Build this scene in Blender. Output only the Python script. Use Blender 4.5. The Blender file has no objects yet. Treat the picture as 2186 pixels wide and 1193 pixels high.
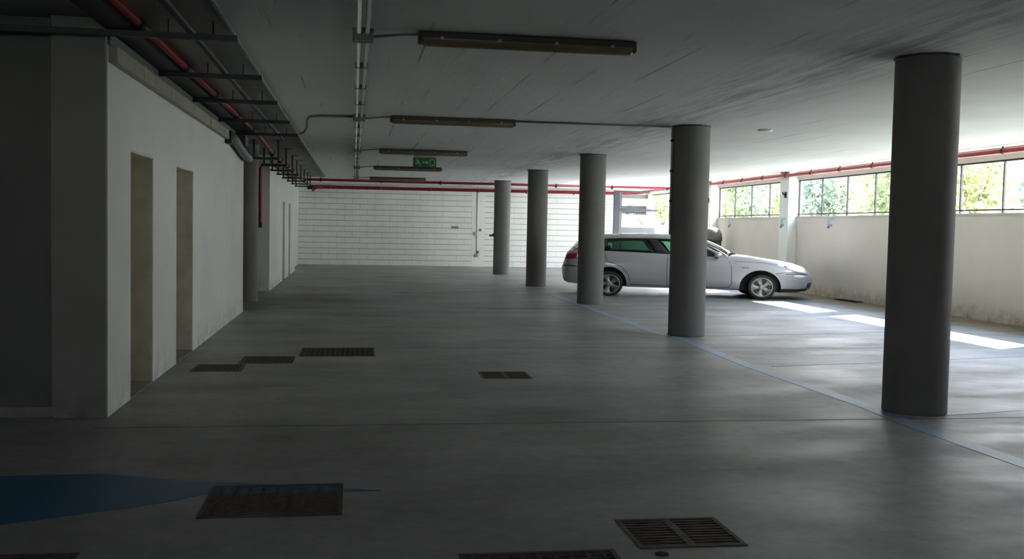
import bpy, bmesh, math, random
from mathutils import Vector, Matrix
from mathutils.bvhtree import BVHTree

random.seed(7)
scene = bpy.context.scene
COL = scene.collection
PI = math.pi

# ------------------------------------------------------------------ camera
FPX = 2125.0
cd = bpy.data.cameras.new('camera')
cd.sensor_fit = 'HORIZONTAL'
cd.sensor_width = 36.0
cd.lens = 36.0 * FPX / 2186.0
cd.clip_end = 400
cam = bpy.data.objects.new('camera', cd)
COL.objects.link(cam)
R_ = Vector((0.98745717, -0.15661885, 0.01997176))
U_ = Vector((-0.01157403, 0.0543488, 0.99845493))
F_ = Vector((0.1574623, 0.98616264, -0.0518544))
m = Matrix((R_, U_, -F_)).transposed().to_4x4()
m.translation = Vector((0, 0, 1.4))
cam.matrix_world = m
scene.camera = cam

# ------------------------------------------------------------------ sky, sun, exposure
world = bpy.data.worlds.new('world')
scene.world = world
world.use_nodes = True
wn = world.node_tree
wn.nodes.clear()
wo = wn.nodes.new('ShaderNodeOutputWorld')
wb = wn.nodes.new('ShaderNodeBackground')
wt = wn.nodes.new('ShaderNodeTexCoord')
wsx = wn.nodes.new('ShaderNodeSeparateXYZ')
wr = wn.nodes.new('ShaderNodeValToRGB')
wr.color_ramp.elements[0].position = 0.0
wr.color_ramp.elements[0].color = (1.0, 0.98, 0.95, 1)
wr.color_ramp.elements[1].position = 0.7
wr.color_ramp.elements[1].color = (0.30, 0.46, 0.80, 1)
wn.links.new(wt.outputs['Generated'], wsx.inputs[0])
wn.links.new(wsx.outputs['Z'], wr.inputs[0])
wn.links.new(wr.outputs[0], wb.inputs['Color'])
wn.links.new(wb.outputs[0], wo.inputs[0])
wb.inputs['Strength'].default_value = 6.0

sd = bpy.data.lights.new('sun', 'SUN')
sd.energy = 23.0
sd.angle = math.radians(0.53)
sd.color = (0.97, 0.985, 0.96)
sun = bpy.data.objects.new('sun', sd)
COL.objects.link(sun)
sun.location = (30, 30, 30)
SUN = Vector((1.0, 0.55, 1.046)).normalized()
sun.rotation_euler = SUN.to_track_quat('Z', 'Y').to_euler()

scene.view_settings.view_transform = 'Standard'
scene.view_settings.look = 'None'
scene.view_settings.gamma = 1.0
scene.view_settings.use_curve_mapping = False
scene.view_settings.exposure = 1.72
try:
    scene.cycles.use_denoising = True
    scene.cycles.max_bounces = 16
    scene.cycles.diffuse_bounces = 10
    scene.cycles.glossy_bounces = 6
    scene.cycles.transparent_max_bounces = 16
    scene.cycles.sample_clamp_indirect = 8.0
    scene.cycles.caustics_reflective = False
    scene.cycles.caustics_refractive = False
except Exception:
    pass


# ------------------------------------------------------------------ materials
def new_mat(name):
    mt = bpy.data.materials.new(name)
    mt.use_nodes = True
    nt = mt.node_tree
    bs = nt.nodes['Principled BSDF']
    return mt, nt, bs


def N(nt, t, **kw):
    n = nt.nodes.new(t)
    for k, v in kw.items():
        setattr(n, k, v)
    return n


def ramp(nt, src, p0, c0, p1, c1):
    r = nt.nodes.new('ShaderNodeValToRGB')
    r.color_ramp.elements[0].position = p0
    r.color_ramp.elements[0].color = (*c0, 1)
    r.color_ramp.elements[1].position = p1
    r.color_ramp.elements[1].color = (*c1, 1)
    nt.links.new(src, r.inputs[0])
    return r.outputs[0]


def noise(nt, vec, scale, detail=4, rough=0.55, sc=None, loc=None):
    if sc or loc:
        mp = nt.nodes.new('ShaderNodeMapping')
        if sc:
            mp.inputs['Scale'].default_value = sc
        if loc:
            mp.inputs['Location'].default_value = loc
        nt.links.new(vec, mp.inputs[0])
        vec = mp.outputs[0]
    n = nt.nodes.new('ShaderNodeTexNoise')
    n.inputs['Scale'].default_value = scale
    n.inputs['Detail'].default_value = detail
    n.inputs['Roughness'].default_value = rough
    nt.links.new(vec, n.inputs[0])
    return n.outputs[0]


def mixc(nt, fac, a, b, mode='MIX'):
    mx = nt.nodes.new('ShaderNodeMix')
    mx.data_type = 'RGBA'
    mx.blend_type = mode
    for sock, v in ((mx.inputs[0], fac), (mx.inputs[6], a), (mx.inputs[7], b)):
        if isinstance(v, (int, float)):
            sock.default_value = v
        elif isinstance(v, tuple):
            sock.default_value = (*v, 1)
        else:
            nt.links.new(v, sock)
    return mx.outputs[2]


def mmath(nt, op, a, b=None, c=None, clamp=False):
    n = nt.nodes.new('ShaderNodeMath')
    n.operation = op
    n.use_clamp = clamp
    for i, v in enumerate((a, b, c)):
        if v is None:
            continue
        if isinstance(v, (int, float)):
            n.inputs[i].default_value = v
        else:
            nt.links.new(v, n.inputs[i])
    return n.outputs[0]


def pos(nt):
    g = nt.nodes.new('ShaderNodeNewGeometry')
    return g.outputs['Position']


def bump(nt, bs, h, strength=0.2, dist=0.01):
    b = nt.nodes.new('ShaderNodeBump')
    b.inputs['Strength'].default_value = strength
    b.inputs['Distance'].default_value = dist
    nt.links.new(h, b.inputs['Height'])
    nt.links.new(b.outputs[0], bs.inputs['Normal'])


def simple(name, col, rough=0.6, metal=0.0, var=0.12, scale=6.0, bmp=0.0, spec=None, coat=0.0):
    mt, nt, bs = new_mat(name)
    p = pos(nt)
    n = noise(nt, p, scale)
    dark = tuple(c * (1 - var) for c in col)
    lite = tuple(min(1, c * (1 + var)) for c in col)
    c = ramp(nt, n, 0.3, dark, 0.7, lite)
    nt.links.new(c, bs.inputs['Base Color'])
    bs.inputs['Roughness'].default_value = rough
    bs.inputs['Metallic'].default_value = metal
    if spec is not None:
        bs.inputs['Specular IOR Level'].default_value = spec
    if coat:
        bs.inputs['Coat Weight'].default_value = coat
        bs.inputs['Coat Roughness'].default_value = 0.08
    if bmp:
        bump(nt, bs, noise(nt, p, scale * 12, 6), bmp, 0.01)
    return mt


def plaster(name, col, dirt=(0.25, 0.24, 0.2), amount=0.35):
    mt, nt, bs = new_mat(name)
    p = pos(nt)
    base = ramp(nt, noise(nt, p, 0.9, 5), 0.35, tuple(c * 0.93 for c in col), 0.65, col)
    s = nt.nodes.new('ShaderNodeSeparateXYZ')
    nt.links.new(p, s.inputs[0])
    # dirt splashed along the foot of the wall
    foot = mmath(nt, 'SUBTRACT', 1.0, mmath(nt, 'MULTIPLY', s.outputs['Z'], 3.2), clamp=True)
    f = mmath(nt, 'MULTIPLY', foot, ramp(nt, noise(nt, p, 5, 6, 0.7), 0.42, (0, 0, 0), 0.7, (1, 1, 1)))
    f = mmath(nt, 'MULTIPLY', f, amount * 2)
    c = mixc(nt, f, base, dirt)
    c = mixc(nt, ramp(nt, noise(nt, p, 2.5, 6, 0.7), 0.66, (0, 0, 0), 0.8, (0.25, 0.25, 0.25)), c, dirt)
    nt.links.new(c, bs.inputs['Base Color'])
    bs.inputs['Roughness'].default_value = 0.85
    bump(nt, bs, noise(nt, p, 60, 6), 0.25, 0.008)
    return mt


M = {}
M['white_wall'] = plaster('white_plaster', (0.76, 0.78, 0.76))
M['right_wall'] = plaster('cream_plaster', (0.66, 0.62, 0.57), (0.30, 0.22, 0.14), 0.5)
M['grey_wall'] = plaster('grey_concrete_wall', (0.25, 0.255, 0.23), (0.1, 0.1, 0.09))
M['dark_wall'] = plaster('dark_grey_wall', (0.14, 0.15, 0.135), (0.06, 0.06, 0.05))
M['beige'] = simple('beige_reveal', (0.66, 0.63, 0.53), 0.7)
M['door'] = simple('beige_door_paint', (0.60, 0.57, 0.47), 0.45)
M['strip_grey'] = simple('darker_grey_strip', (0.27, 0.275, 0.25), 0.9, scale=1.5, bmp=0.2)
M['mortar_dark'] = simple('dark_joint_filler', (0.09, 0.09, 0.085), 0.9, scale=8)
M['mortar'] = simple('mortar', (0.28, 0.28, 0.27), 0.95, scale=20)
M['block'] = simple('white_painted_block', (0.82, 0.825, 0.81), 0.8, var=0.04, scale=2.3, bmp=0.3)
M['column'] = simple('grey_column_paint', (0.145, 0.145, 0.135), 0.7, var=0.10, scale=2.2, bmp=0.15)
M['steel_dark'] = simple('dark_galvanised_steel', (0.045, 0.052, 0.05), 0.55, 0.4, scale=9)
M['tray'] = simple('galvanised_tray', (0.022, 0.025, 0.025), 0.6, 0.3, scale=9)
M['frame'] = simple('grey_steel_frame', (0.045, 0.045, 0.055), 0.5, 0.3)
M['red'] = simple('red_pipe_paint', (0.24, 0.009, 0.013), 0.5, var=0.1, scale=14)
M['clamp'] = simple('black_clamp', (0.02, 0.02, 0.022), 0.6)
M['conduit'] = simple('pale_conduit', (0.34, 0.345, 0.32), 0.5)
M['conduit_dark'] = simple('grey_conduit', (0.16, 0.165, 0.155), 0.5)
M['trunk'] = simple('beige_trunking', (0.27, 0.25, 0.17), 0.5)
M['lampbody'] = simple('grey_lamp_body', (0.05, 0.05, 0.042), 0.6)
M['lampdiff'] = simple('yellowed_diffuser', (0.17, 0.13, 0.075), 0.3)
M['grate'] = simple('rusty_grating_steel', (0.07, 0.055, 0.042), 0.6, 0.3, var=0.35, scale=18)
M['blue_bar'] = simple('blue_painted_grating_bar', (0.03, 0.09, 0.15), 0.6, var=0.4, scale=18)
M['pit'] = simple('pit_black', (0.012, 0.012, 0.011), 0.9)
M['sign_green'] = simple('exit_green', (0.005, 0.12, 0.04), 0.4, var=0.05)
M['sign_white'] = simple('exit_white', (0.30, 0.55, 0.42), 0.4, var=0.05)
M['plate'] = simple('plastic_plate', (0.42, 0.40, 0.32), 0.5)
M['disc_white'] = simple('disc_white', (0.8, 0.8, 0.78), 0.4)
M['blue_mark'] = simple('blue_stencil', (0.40, 0.50, 0.62), 0.7, var=0.2, scale=30)
M['blue_deep'] = simple('blue_stencil_dark', (0.20, 0.28, 0.50), 0.7)
M['red_mark'] = simple('red_mark', (0.32, 0.05, 0.07), 0.7)
M['bin'] = simple('brown_bin_plastic', (0.10, 0.085, 0.065), 0.95)
M['bin_dark'] = simple('dark_bin_plastic', (0.05, 0.045, 0.04), 0.6)
M['drive'] = simple('pale_driveway_concrete', (0.72, 0.72, 0.70), 0.9, var=0.08, scale=1.5)
M['soil'] = simple('outdoor_soil', (0.40, 0.40, 0.31), 0.95, var=0.3, scale=1.2)
M['bark'] = simple('bark', (0.16, 0.12, 0.08), 0.9, var=0.3, scale=9)
M['bld'] = simple('pale_building_render', (0.75, 0.74, 0.72), 0.9)
M['bld_grey'] = simple('grey_building_band', (0.12, 0.12, 0.13), 0.8)
M['black'] = simple('black_plastic', (0.018, 0.018, 0.02), 0.55)
M['rubber'] = simple('tyre_rubber', (0.022, 0.022, 0.022), 0.8, scale=30)
M['rim'] = simple('alloy_rim', (0.30, 0.295, 0.27), 0.38, 0.55, var=0.06)
M['disc'] = simple('brake_disc', (0.05, 0.05, 0.05), 0.5, 0.6)
M['seat'] = simple('dark_seat_fabric', (0.03, 0.032, 0.035), 0.9, scale=40)
M['tail_red'] = simple('tail_lamp_red', (0.35, 0.01, 0.015), 0.15, coat=0.8)
M['lens'] = simple('head_lamp_lens', (0.75, 0.76, 0.74), 0.12, 0.2, coat=1.0, var=0.05)
M['orange'] = simple('turn_lens', (0.78, 0.76, 0.70), 0.15, coat=1.0)
M['chrome'] = simple('chrome', (0.7, 0.7, 0.7), 0.15, 1.0)
M['stain_green'] = simple('white_blank_plate', (0.7, 0.7, 0.68), 0.4)

# car paint
mt, nt, bs = new_mat('silver_car_paint')
c = ramp(nt, noise(nt, pos(nt), 400, 2), 0.4, (0.40, 0.40, 0.42), 0.6, (0.46, 0.46, 0.48))
nt.links.new(c, bs.inputs['Base Color'])
bs.inputs['Metallic'].default_value = 0.45
bs.inputs['Roughness'].default_value = 0.38
bs.inputs['Coat Weight'].default_value = 0.8
bs.inputs['Coat Roughness'].default_value = 0.08
M['paint'] = mt

# car glass: green tint
mt, nt, bs = new_mat('green_tinted_glass')
tr = N(nt, 'ShaderNodeBsdfTransparent')
tr.inputs[0].default_value = (0.44, 0.59, 0.51, 1)
gl = N(nt, 'ShaderNodeBsdfGlossy')
gl.inputs['Roughness'].default_value = 0.03
fr = N(nt, 'ShaderNodeFresnel')
fr.inputs[0].default_value = 1.5
mx = N(nt, 'ShaderNodeMixShader')
nt.links.new(fr.outputs[0], mx.inputs[0])
nt.links.new(tr.outputs[0], mx.inputs[1])
nt.links.new(gl.outputs[0], mx.inputs[2])
nt.links.new(mx.outputs[0], nt.nodes['Material Output'].inputs[0])
nt.nodes.remove(bs)
M['glass'] = mt

# leaves
def leafmat(name, a, b):
    mt, nt, bs = new_mat(name)
    p = pos(nt)
    c = ramp(nt, noise(nt, p, 1.4, 4), 0.35, a, 0.65, b)
    df = N(nt, 'ShaderNodeBsdfDiffuse')
    tl = N(nt, 'ShaderNodeBsdfTranslucent')
    nt.links.new(c, df.inputs[0])
    nt.links.new(c, tl.inputs[0])
    mx = N(nt, 'ShaderNodeMixShader')
    mx.inputs[0].default_value = 0.5
    nt.links.new(df.outputs[0], mx.inputs[1])
    nt.links.new(tl.outputs[0], mx.inputs[2])
    nt.links.new(mx.outputs[0], nt.nodes['Material Output'].inputs[0])
    nt.nodes.remove(bs)
    return mt


M['leaf_green'] = leafmat('leaf_green', (0.13, 0.165, 0.075), (0.36, 0.39, 0.22))
M['leaf_yellow'] = leafmat('leaf_yellow', (0.22, 0.255, 0.10), (0.54, 0.52, 0.32))
M['leaf_grey'] = leafmat('leaf_grey', (0.12, 0.16, 0.11), (0.36, 0.40, 0.31))

# floor concrete
mt, nt, bs = new_mat('polished_grey_concrete')
p = pos(nt)
s = N(nt, 'ShaderNodeSeparateXYZ')
nt.links.new(p, s.inputs[0])
c = ramp(nt, noise(nt, p, 0.45, 6, 0.6), 0.32, (0.205, 0.21, 0.195), 0.68, (0.375, 0.373, 0.358))
wear = ramp(nt, noise(nt, p, 0.8, 6, 0.65, sc=(0.45, 1.6, 1)), 0.55, (0, 0, 0), 0.72, (1, 1, 1))
c = mixc(nt, mmath(nt, 'MULTIPLY', wear, 0.45), c, (0.44, 0.43, 0.43))
stain = ramp(nt, noise(nt, p, 0.7, 5, 0.6, sc=(0.5, 1.3, 1), loc=(4, 9, 0)), 0.56, (0, 0, 0), 0.74, (1, 1, 1))
c = mixc(nt, mmath(nt, 'MULTIPLY', stain, 0.55), c, (0.09, 0.095, 0.085))
# brown soil washed along the right wall
wob = mmath(nt, 'MULTIPLY', noise(nt, p, 1.1, 5, 0.65), 1.3)
edge = mmath(nt, 'SUBTRACT', mmath(nt, 'ADD', s.outputs['X'], wob), 9.75)
edge = mmath(nt, 'MULTIPLY', edge, 2.5, clamp=True)
soilc = ramp(nt, noise(nt, p, 3.5, 6, 0.7), 0.3, (0.085, 0.06, 0.03), 0.7, (0.20, 0.155, 0.09))
c = mixc(nt, mmath(nt, 'MULTIPLY', edge, 0.92), c, soilc)
fine = ramp(nt, noise(nt, p, 9, 6, 0.7), 0.3, (0.82, 0.82, 0.82), 0.7, (1.1, 1.1, 1.1))
c = mixc(nt, 1.0, c, fine, 'MULTIPLY')
nt.links.new(c, bs.inputs['Base Color'])
rg = ramp(nt, noise(nt, p, 1.2, 5, 0.6, sc=(0.6, 1.3, 1)), 0.35, (0.38, 0.38, 0.38), 0.65, (0.58, 0.58, 0.58))
nt.links.new(rg, bs.inputs['Roughness'])
bs.inputs['Specular IOR Level'].default_value = 0.4
bump(nt, bs, noise(nt, p, 14, 6), 0.12, 0.01)
M['floor'] = mt
FLOOR_C = c

# worn blue paint over concrete
def paintmat(name, col, lo, hi):
    mt, nt, bs = new_mat(name)
    p = pos(nt)
    w = ramp(nt, noise(nt, p, 2.0, 6, 0.7, sc=(1, 1, 1)), lo, (0, 0, 0), hi, (1, 1, 1))
    base = ramp(nt, noise(nt, p, 0.45, 6, 0.6), 0.32, (0.17, 0.175, 0.17), 0.68, (0.30, 0.30, 0.30))
    c = mixc(nt, w, base, col)
    nt.links.new(c, bs.inputs['Base Color'])
    bs.inputs['Roughness'].default_value = 0.45
    return mt


M['blue_line'] = paintmat('worn_blue_line', (0.25, 0.35, 0.52), 0.2, 0.6)
M['blue_stall'] = paintmat('faded_blue_line', (0.16, 0.24, 0.36), 0.25, 0.7)
M['blue_area'] = paintmat('blue_floor_paint', (0.025, 0.125, 0.24), 0.0, 0.25)

# ceiling concrete with board marks running along Y
mt, nt, bs = new_mat('board_marked_ceiling')
p = pos(nt)
s = N(nt, 'ShaderNodeSeparateXYZ')
nt.links.new(p, s.inputs[0])
c = ramp(nt, noise(nt, p, 0.6, 5), 0.3, (0.69, 0.70, 0.69), 0.7, (0.77, 0.78, 0.77))
bx_ = mmath(nt, 'FRACT', mmath(nt, 'DIVIDE', s.outputs['X'], 0.52))
line = mmath(nt, 'LESS_THAN', bx_, 0.03)
brk = ramp(nt, noise(nt, p, 0.9, 3, 0.5, sc=(2.5, 0.6, 1)), 0.52, (0, 0, 0), 0.62, (1, 1, 1))
c = mixc(nt, mmath(nt, 'MULTIPLY', mmath(nt, 'MULTIPLY', line, brk), 0.75), c, (0.16, 0.16, 0.15))
stk = ramp(nt, noise(nt, p, 2.2, 5, 0.7, sc=(4.0, 0.22, 1)), 0.60, (0, 0, 0), 0.74, (1, 1, 1))
c = mixc(nt, mmath(nt, 'MULTIPLY', stk, 0.45), c, (0.2, 0.2, 0.19))
# grey damp formwork smears along the column row
cen = mmath(nt, 'ABSOLUTE', mmath(nt, 'SUBTRACT', s.outputs['X'], 3.95))
band = mmath(nt, 'SUBTRACT', 1.0, mmath(nt, 'MULTIPLY', cen, 1.1), clamp=True)
smr = ramp(nt, noise(nt, p, 2.0, 6, 0.75, sc=(4.5, 0.35, 1), loc=(3, 1, 0)), 0.42, (0, 0, 0), 0.60, (1, 1, 1))
c = mixc(nt, mmath(nt, 'MULTIPLY', mmath(nt, 'MULTIPLY', band, smr), 0.65), c, (0.17, 0.17, 0.165))
nt.links.new(c, bs.inputs['Base Color'])
bs.inputs['Roughness'].default_value = 0.9
bump(nt, bs, noise(nt, p, 3.0, 6, 0.6, sc=(4, 0.5, 1)), 0.25, 0.02)
M['ceiling'] = mt


# ------------------------------------------------------------------ geometry helpers
def link(name, bm, mat, parent=None, smooth=False, bevel=0.0):
    me = bpy.data.meshes.new(name)
    bmesh.ops.recalc_face_normals(bm, faces=bm.faces)
    bm.to_mesh(me)
    bm.free()
    return linkm(name, me, mat, parent, smooth, bevel)


def linkm(name, me, mat, parent=None, smooth=False, bevel=0.0):
    o = bpy.data.objects.new(name, me)
    COL.objects.link(o)
    mats = mat if isinstance(mat, (list, tuple)) else [mat]
    for a in mats:
        me.materials.append(a)
    if smooth:
        for f in me.polygons:
            f.use_smooth = True
    if bevel:
        b = o.modifiers.new('bevel', 'BEVEL')
        b.width = bevel
        b.segments = 2
    if parent:
        o.parent = parent
    return o


def bx(bm, x0, x1, y0, y1, z0, z1, mi=0):
    vs = [bm.verts.new((x, y, z)) for x in (x0, x1) for y in (y0, y1) for z in (z0, z1)]
    for f in ((0, 1, 3, 2), (4, 6, 7, 5), (0, 4, 5, 1), (2, 3, 7, 6), (0, 2, 6, 4), (1, 5, 7, 3)):
        fc = bm.faces.new([vs[i] for i in f])
        fc.material_index = mi


def box(name, x0, x1, y0, y1, z0, z1, mat, parent=None, bevel=0.0):
    bm = bmesh.new()
    bx(bm, x0, x1, y0, y1, z0, z1)
    return link(name, bm, mat, parent, bevel=bevel)


def tube_bm(bm, pts, r, seg=10, cap=True):
    pts = [Vector(p) for p in pts]
    rings = []
    n = len(pts)
    for i, p in enumerate(pts):
        if i == 0:
            t = pts[1] - p
        elif i == n - 1:
            t = p - pts[i - 1]
        else:
            t = (pts[i + 1] - p).normalized() + (p - pts[i - 1]).normalized()
        t.normalize()
        a = Vector((0, 0, 1)) if abs(t.z) < 0.9 else Vector((1, 0, 0))
        u = t.cross(a).normalized()
        v = t.cross(u)
        rr = r[i] if isinstance(r, (list, tuple)) else r
        rings.append([bm.verts.new(p + u * math.cos(2 * PI * k / seg) * rr + v * math.sin(2 * PI * k / seg) * rr) for k in range(seg)])
    for i in range(n - 1):
        for k in range(seg):
            bm.faces.new((rings[i][k], rings[i][(k + 1) % seg], rings[i + 1][(k + 1) % seg], rings[i + 1][k]))
    if cap:
        bm.faces.new(rings[0][::-1])
        bm.faces.new(rings[-1])


def tube(name, pts, r, mat, parent=None, seg=10):
    bm = bmesh.new()
    tube_bm(bm, pts, r, seg)
    return link(name, bm, mat, parent, smooth=True)


def lathe(name, prof, mat, parent=None, seg=32, loc=(0, 0, 0)):
    """profile of (radius, z), turned around Z"""
    bm = bmesh.new()
    rings = []
    for (r, z) in prof:
        rings.append([bm.verts.new((loc[0] + r * math.cos(2 * PI * k / seg), loc[1] + r * math.sin(2 * PI * k / seg), loc[2] + z)) for k in range(seg)])
    for i in range(len(rings) - 1):
        for k in range(seg):
            bm.faces.new((rings[i][k], rings[i][(k + 1) % seg], rings[i + 1][(k + 1) % seg], rings[i + 1][k]))
    bm.faces.new(rings[0][::-1])
    bm.faces.new(rings[-1])
    return link(name, bm, mat, parent, smooth=True)


def thing(name, label, cat, loc=(0, 0, 0), group=None, rz=0.0):
    o = bpy.data.objects.new(name, None)
    o.empty_display_size = 0.1
    COL.objects.link(o)
    o.location = loc
    o.rotation_euler = (0, 0, rz)
    tag(o, label, cat, group)
    return o


def tag(o, label=None, cat=None, group=None, kind=None):
    if label:
        o['label'] = label
    if cat:
        o['category'] = cat
    if group:
        o['group'] = group
    if kind:
        o['kind'] = kind
    return o


def struct(o, label=None, cat=None):
    o['kind'] = 'structure'
    return tag(o, label, cat)


def smooth_by_angle(o, ang=40):
    me = o.data
    for f in me.polygons:
        f.use_smooth = True
    bm = bmesh.new()
    bm.from_mesh(me)
    lim = math.radians(ang)
    for e in bm.edges:
        if len(e.link_faces) == 2 and e.calc_face_angle(0) > lim:
            e.smooth = False
    bm.to_mesh(me)
    bm.free()


# ------------------------------------------------------------------ floor with real pits under the gratings
XW, XR, YB, YF, ZC = -1.71, 10.48, -4.0, 34.9, 2.8
YL = 7.36                      # front face of the left block of rooms
GR = [  # x0, x1, y0, y1, style, label
    (-1.50, -1.03, 9.58, 10.06, 'mesh', 'small rusty grating in the floor, nearest the left wall of the stepped three'),
    (-1.12, -0.59, 10.13, 10.65, 'mesh', 'small rusty grating in the floor, middle of the stepped three'),
    (-0.56, 0.24, 10.67, 11.38, 'mesh', 'wide rusty grating in the floor, farthest of the stepped three'),
    (1.20, 1.66, 9.08, 9.50, 'slat', 'small black slotted drain grating alone mid floor, split by a centre bar'),
    (-0.72, -0.04, 4.80, 5.39, 'mesh', 'square mesh grating lying over the tip of the blue floor paint'),
    (1.26, 1.76, 4.17, 4.60, 'slat', 'black slotted drain grating with centre bar in the near floor'),
    (0.46, 1.14, 3.50, 4.17, 'mesh', 'mesh grating cut off by the bottom edge of the photo'),
    (-1.75, -1.12, 3.70, 4.34, 'mesh', 'dark mesh grating at the bottom left corner of the photo'),
]
xs = sorted({-8.0, -5.0, 0.0, 3.0, XR + 0.2} | {g[0] for g in GR} | {g[1] for g in GR})
ys = sorted({YB, 0.0, 15.0, 25.0, YF + 0.25} | {g[2] for g in GR} | {g[3] for g in GR})
bm = bmesh.new()
vg = {}


def gv(x, y):
    if (x, y) not in vg:
        vg[(x, y)] = bm.verts.new((x, y, 0))
    return vg[(x, y)]


for i in range(len(xs) - 1):
    for j in range(len(ys) - 1):
        cx_, cy_ = (xs[i] + xs[i + 1]) / 2, (ys[j] + ys[j + 1]) / 2
        if any(g[0] < cx_ < g[1] and g[2] < cy_ < g[3] for g in GR):
            continue
        bm.faces.new((gv(xs[i], ys[j]), gv(xs[i + 1], ys[j]), gv(xs[i + 1], ys[j + 1]), gv(xs[i], ys[j + 1])))
floor = struct(link('floor', bm, M['floor']))
# saw-cut joints
for (x0, x1, y) in ((-1.7, 10.3, 6.98), (-0.1, 10.2, 11.42), (-1.2, 10.2, 17.0), (-1.6, 10.2, 22.6)):
    box('joint', x0, x1, y, y + 0.009, 0.0, 0.0012, M['mortar_dark'], floor)

# ceiling (rises a little towards the windows)
bm = bmesh.new()
cx = [-8.0, -1.71, 1.5, 5.0, XR + 0.25]
cz = [ZC, ZC, ZC, ZC, 2.875]
rows = [[bm.verts.new((x, y, z + dz)) for x, z in zip(cx, cz)] for y in (YB, YF + 0.25) for dz in (0, 0.3)]
for a, b in ((0, 2), (3, 1), (1, 0), (2, 3)):
    for i in range(len(cx) - 1):
        bm.faces.new((rows[a][i], rows[a][i + 1], rows[b][i + 1], rows[b][i]))
bm.faces.new((rows[0][0], rows[1][0], rows[3][0], rows[2][0]))
bm.faces.new((rows[0][-1], rows[1][-1], rows[3][-1], rows[2][-1]))
struct(link('ceiling', bm, M['ceiling']))


# ------------------------------------------------------------------ left walls, with recessed doorways
def wall_with_recess(y0, y1, holes, zt=1.94, depth=0.34):
    bm = bmesh.new()
    y = y0
    for (a, b) in holes:
        bx(bm, XW - depth, XW, y, a, 0, ZC)
        bx(bm, XW - depth, XW, a, b, zt, ZC)
        y = b
    bx(bm, XW - depth, XW, y, y1, 0, ZC)
    return bm


w1 = wall_with_recess(YL + 0.01, 16.07, [(8.10, 8.98), (10.12, 11.14)])
w2 = wall_with_recess(21.0, 30.06, [(24.85, 25.55), (27.1, 27.8)])
wl = struct(link('wall_left', w1, M['white_wall']))
wl2 = struct(link('wall_left', w2, M['white_wall']))
# beige reveals and doors
k = 1
for (a, b) in ((8.10, 8.98), (10.12, 11.14), (24.85, 25.55), (27.1, 27.8)):
    dx = XW - 0.33
    dr = struct(box('door_%d' % k, dx - 0.03, dx + 0.012, a, b, 0.0, 1.94, M['door']))
    bm = bmesh.new()
    bx(bm, dx + 0.012, XW - 0.004, b - 0.012, b, 0.0, 1.94)
    bx(bm, dx + 0.012, XW - 0.004, a, a + 0.012, 0.0, 1.94)
    bx(bm, dx + 0.012, XW - 0.004, a + 0.012, b - 0.012, 1.928, 1.94)
    link('jamb', bm, M['beige'], dr)
    box('threshold', dx + 0.012, XW, a + 0.012, b - 0.012, 0.0, 0.012, M['grey_wall'], dr)
    tube('handle', [(dx + 0.012, b - 0.12, 0.98), (dx + 0.05, b - 0.12, 0.98), (dx + 0.05, b - 0.22, 0.98)], 0.009, M['chrome'], dr, 8)
    k += 1
struct(box('shade_band_1', XW, XW + 0.02, YL + 0.01, 16.07, 2.62, ZC, M['dark_wall']))  # dark strip under the ceiling, shade put into its colour
struct(box('shade_band_2', XW, XW + 0.02, 21.0, 30.06, 2.60, ZC, M['dark_wall']))  # same painted shade along the top of the second wall
struct(box('ceiling_strip', -8.0, -0.885, YB, 30.3, ZC - 0.008, ZC + 0.01, M['strip_grey']))  # left side of the ceiling in a darker grey
# dark grey pier and wall facing the camera
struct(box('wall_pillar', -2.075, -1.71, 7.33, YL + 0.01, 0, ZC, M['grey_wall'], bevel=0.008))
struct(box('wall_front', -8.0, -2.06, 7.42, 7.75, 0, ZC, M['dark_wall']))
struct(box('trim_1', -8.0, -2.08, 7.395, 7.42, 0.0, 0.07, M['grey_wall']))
# back of the left rooms and sides of the lobby
struct(box('wall_lobby', -8.0, -2.06, 16.0, 16.07, 0, ZC, M['grey_wall']))
struct(box('wall_lobby', -8.0, -2.06, 21.0, 21.07, 0, ZC, M['white_wall']))
struct(box('wall_outer', -8.2, -8.0, YB, 30.06, 0, ZC, M['grey_wall']))
struct(box('wall_setback', -2.10, -1.88, 30.06, YF, 0, ZC, M['white_wall']))
bm = bmesh.new()
bx(bm, -8.2, -3.2, YB - 0.2, YB, 0, ZC)
bx(bm, -0.4, XR + 0.25, YB - 0.2, YB, 0, ZC)
bx(bm, -3.2, -0.4, YB - 0.2, YB, 0, 1.95)  # unseen opening added above this piece to light the dark pier
bx(bm, -3.2, -0.4, YB - 0.2, YB, 2.6, ZC)
struct(link('wall_behind', bm, M['grey_wall']))
struct(box('ground', -30, 30, -60, YB - 0.21, 1.3, 1.5, M['soil']))

# ------------------------------------------------------------------ back wall of white painted blocks
OX0, OX1, OZ0, OZ1 = 9.47, XR - 0.02, 0.02, 2.54      # opening to the outside
bm = bmesh.new()
bx(bm, -2.1, OX0, YF + 0.02, YF + 0.22, 0, ZC)
bx(bm, OX0, XR + 0.15, YF + 0.02, YF + 0.22, 0, OZ0)
bx(bm, OX0, XR + 0.15, YF + 0.02, YF + 0.22, OZ1, 2.88)
wbk = struct(link('wall_back', bm, M['mortar']))
box('plaster_band', -1.88, XR, YF - 0.002, YF + 0.02, 2.69, 2.87, M['block'], wbk)
box('pilaster', 4.10, 4.56, YF - 0.012, YF + 0.02, 0.0, 2.69, M['block'], wbk)
bm = bmesh.new()
BW, BH = 0.52, 0.192
bx(bm, 0.003, BW - 0.003, 0, 0.028, 0.008, BH - 0.008)
me_full = bpy.data.meshes.new('block')
bmesh.ops.recalc_face_normals(bm, faces=bm.faces)
bm.to_mesh(me_full)
bm.free()
me_full.materials.append(M['block'])
BL = {}


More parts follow.
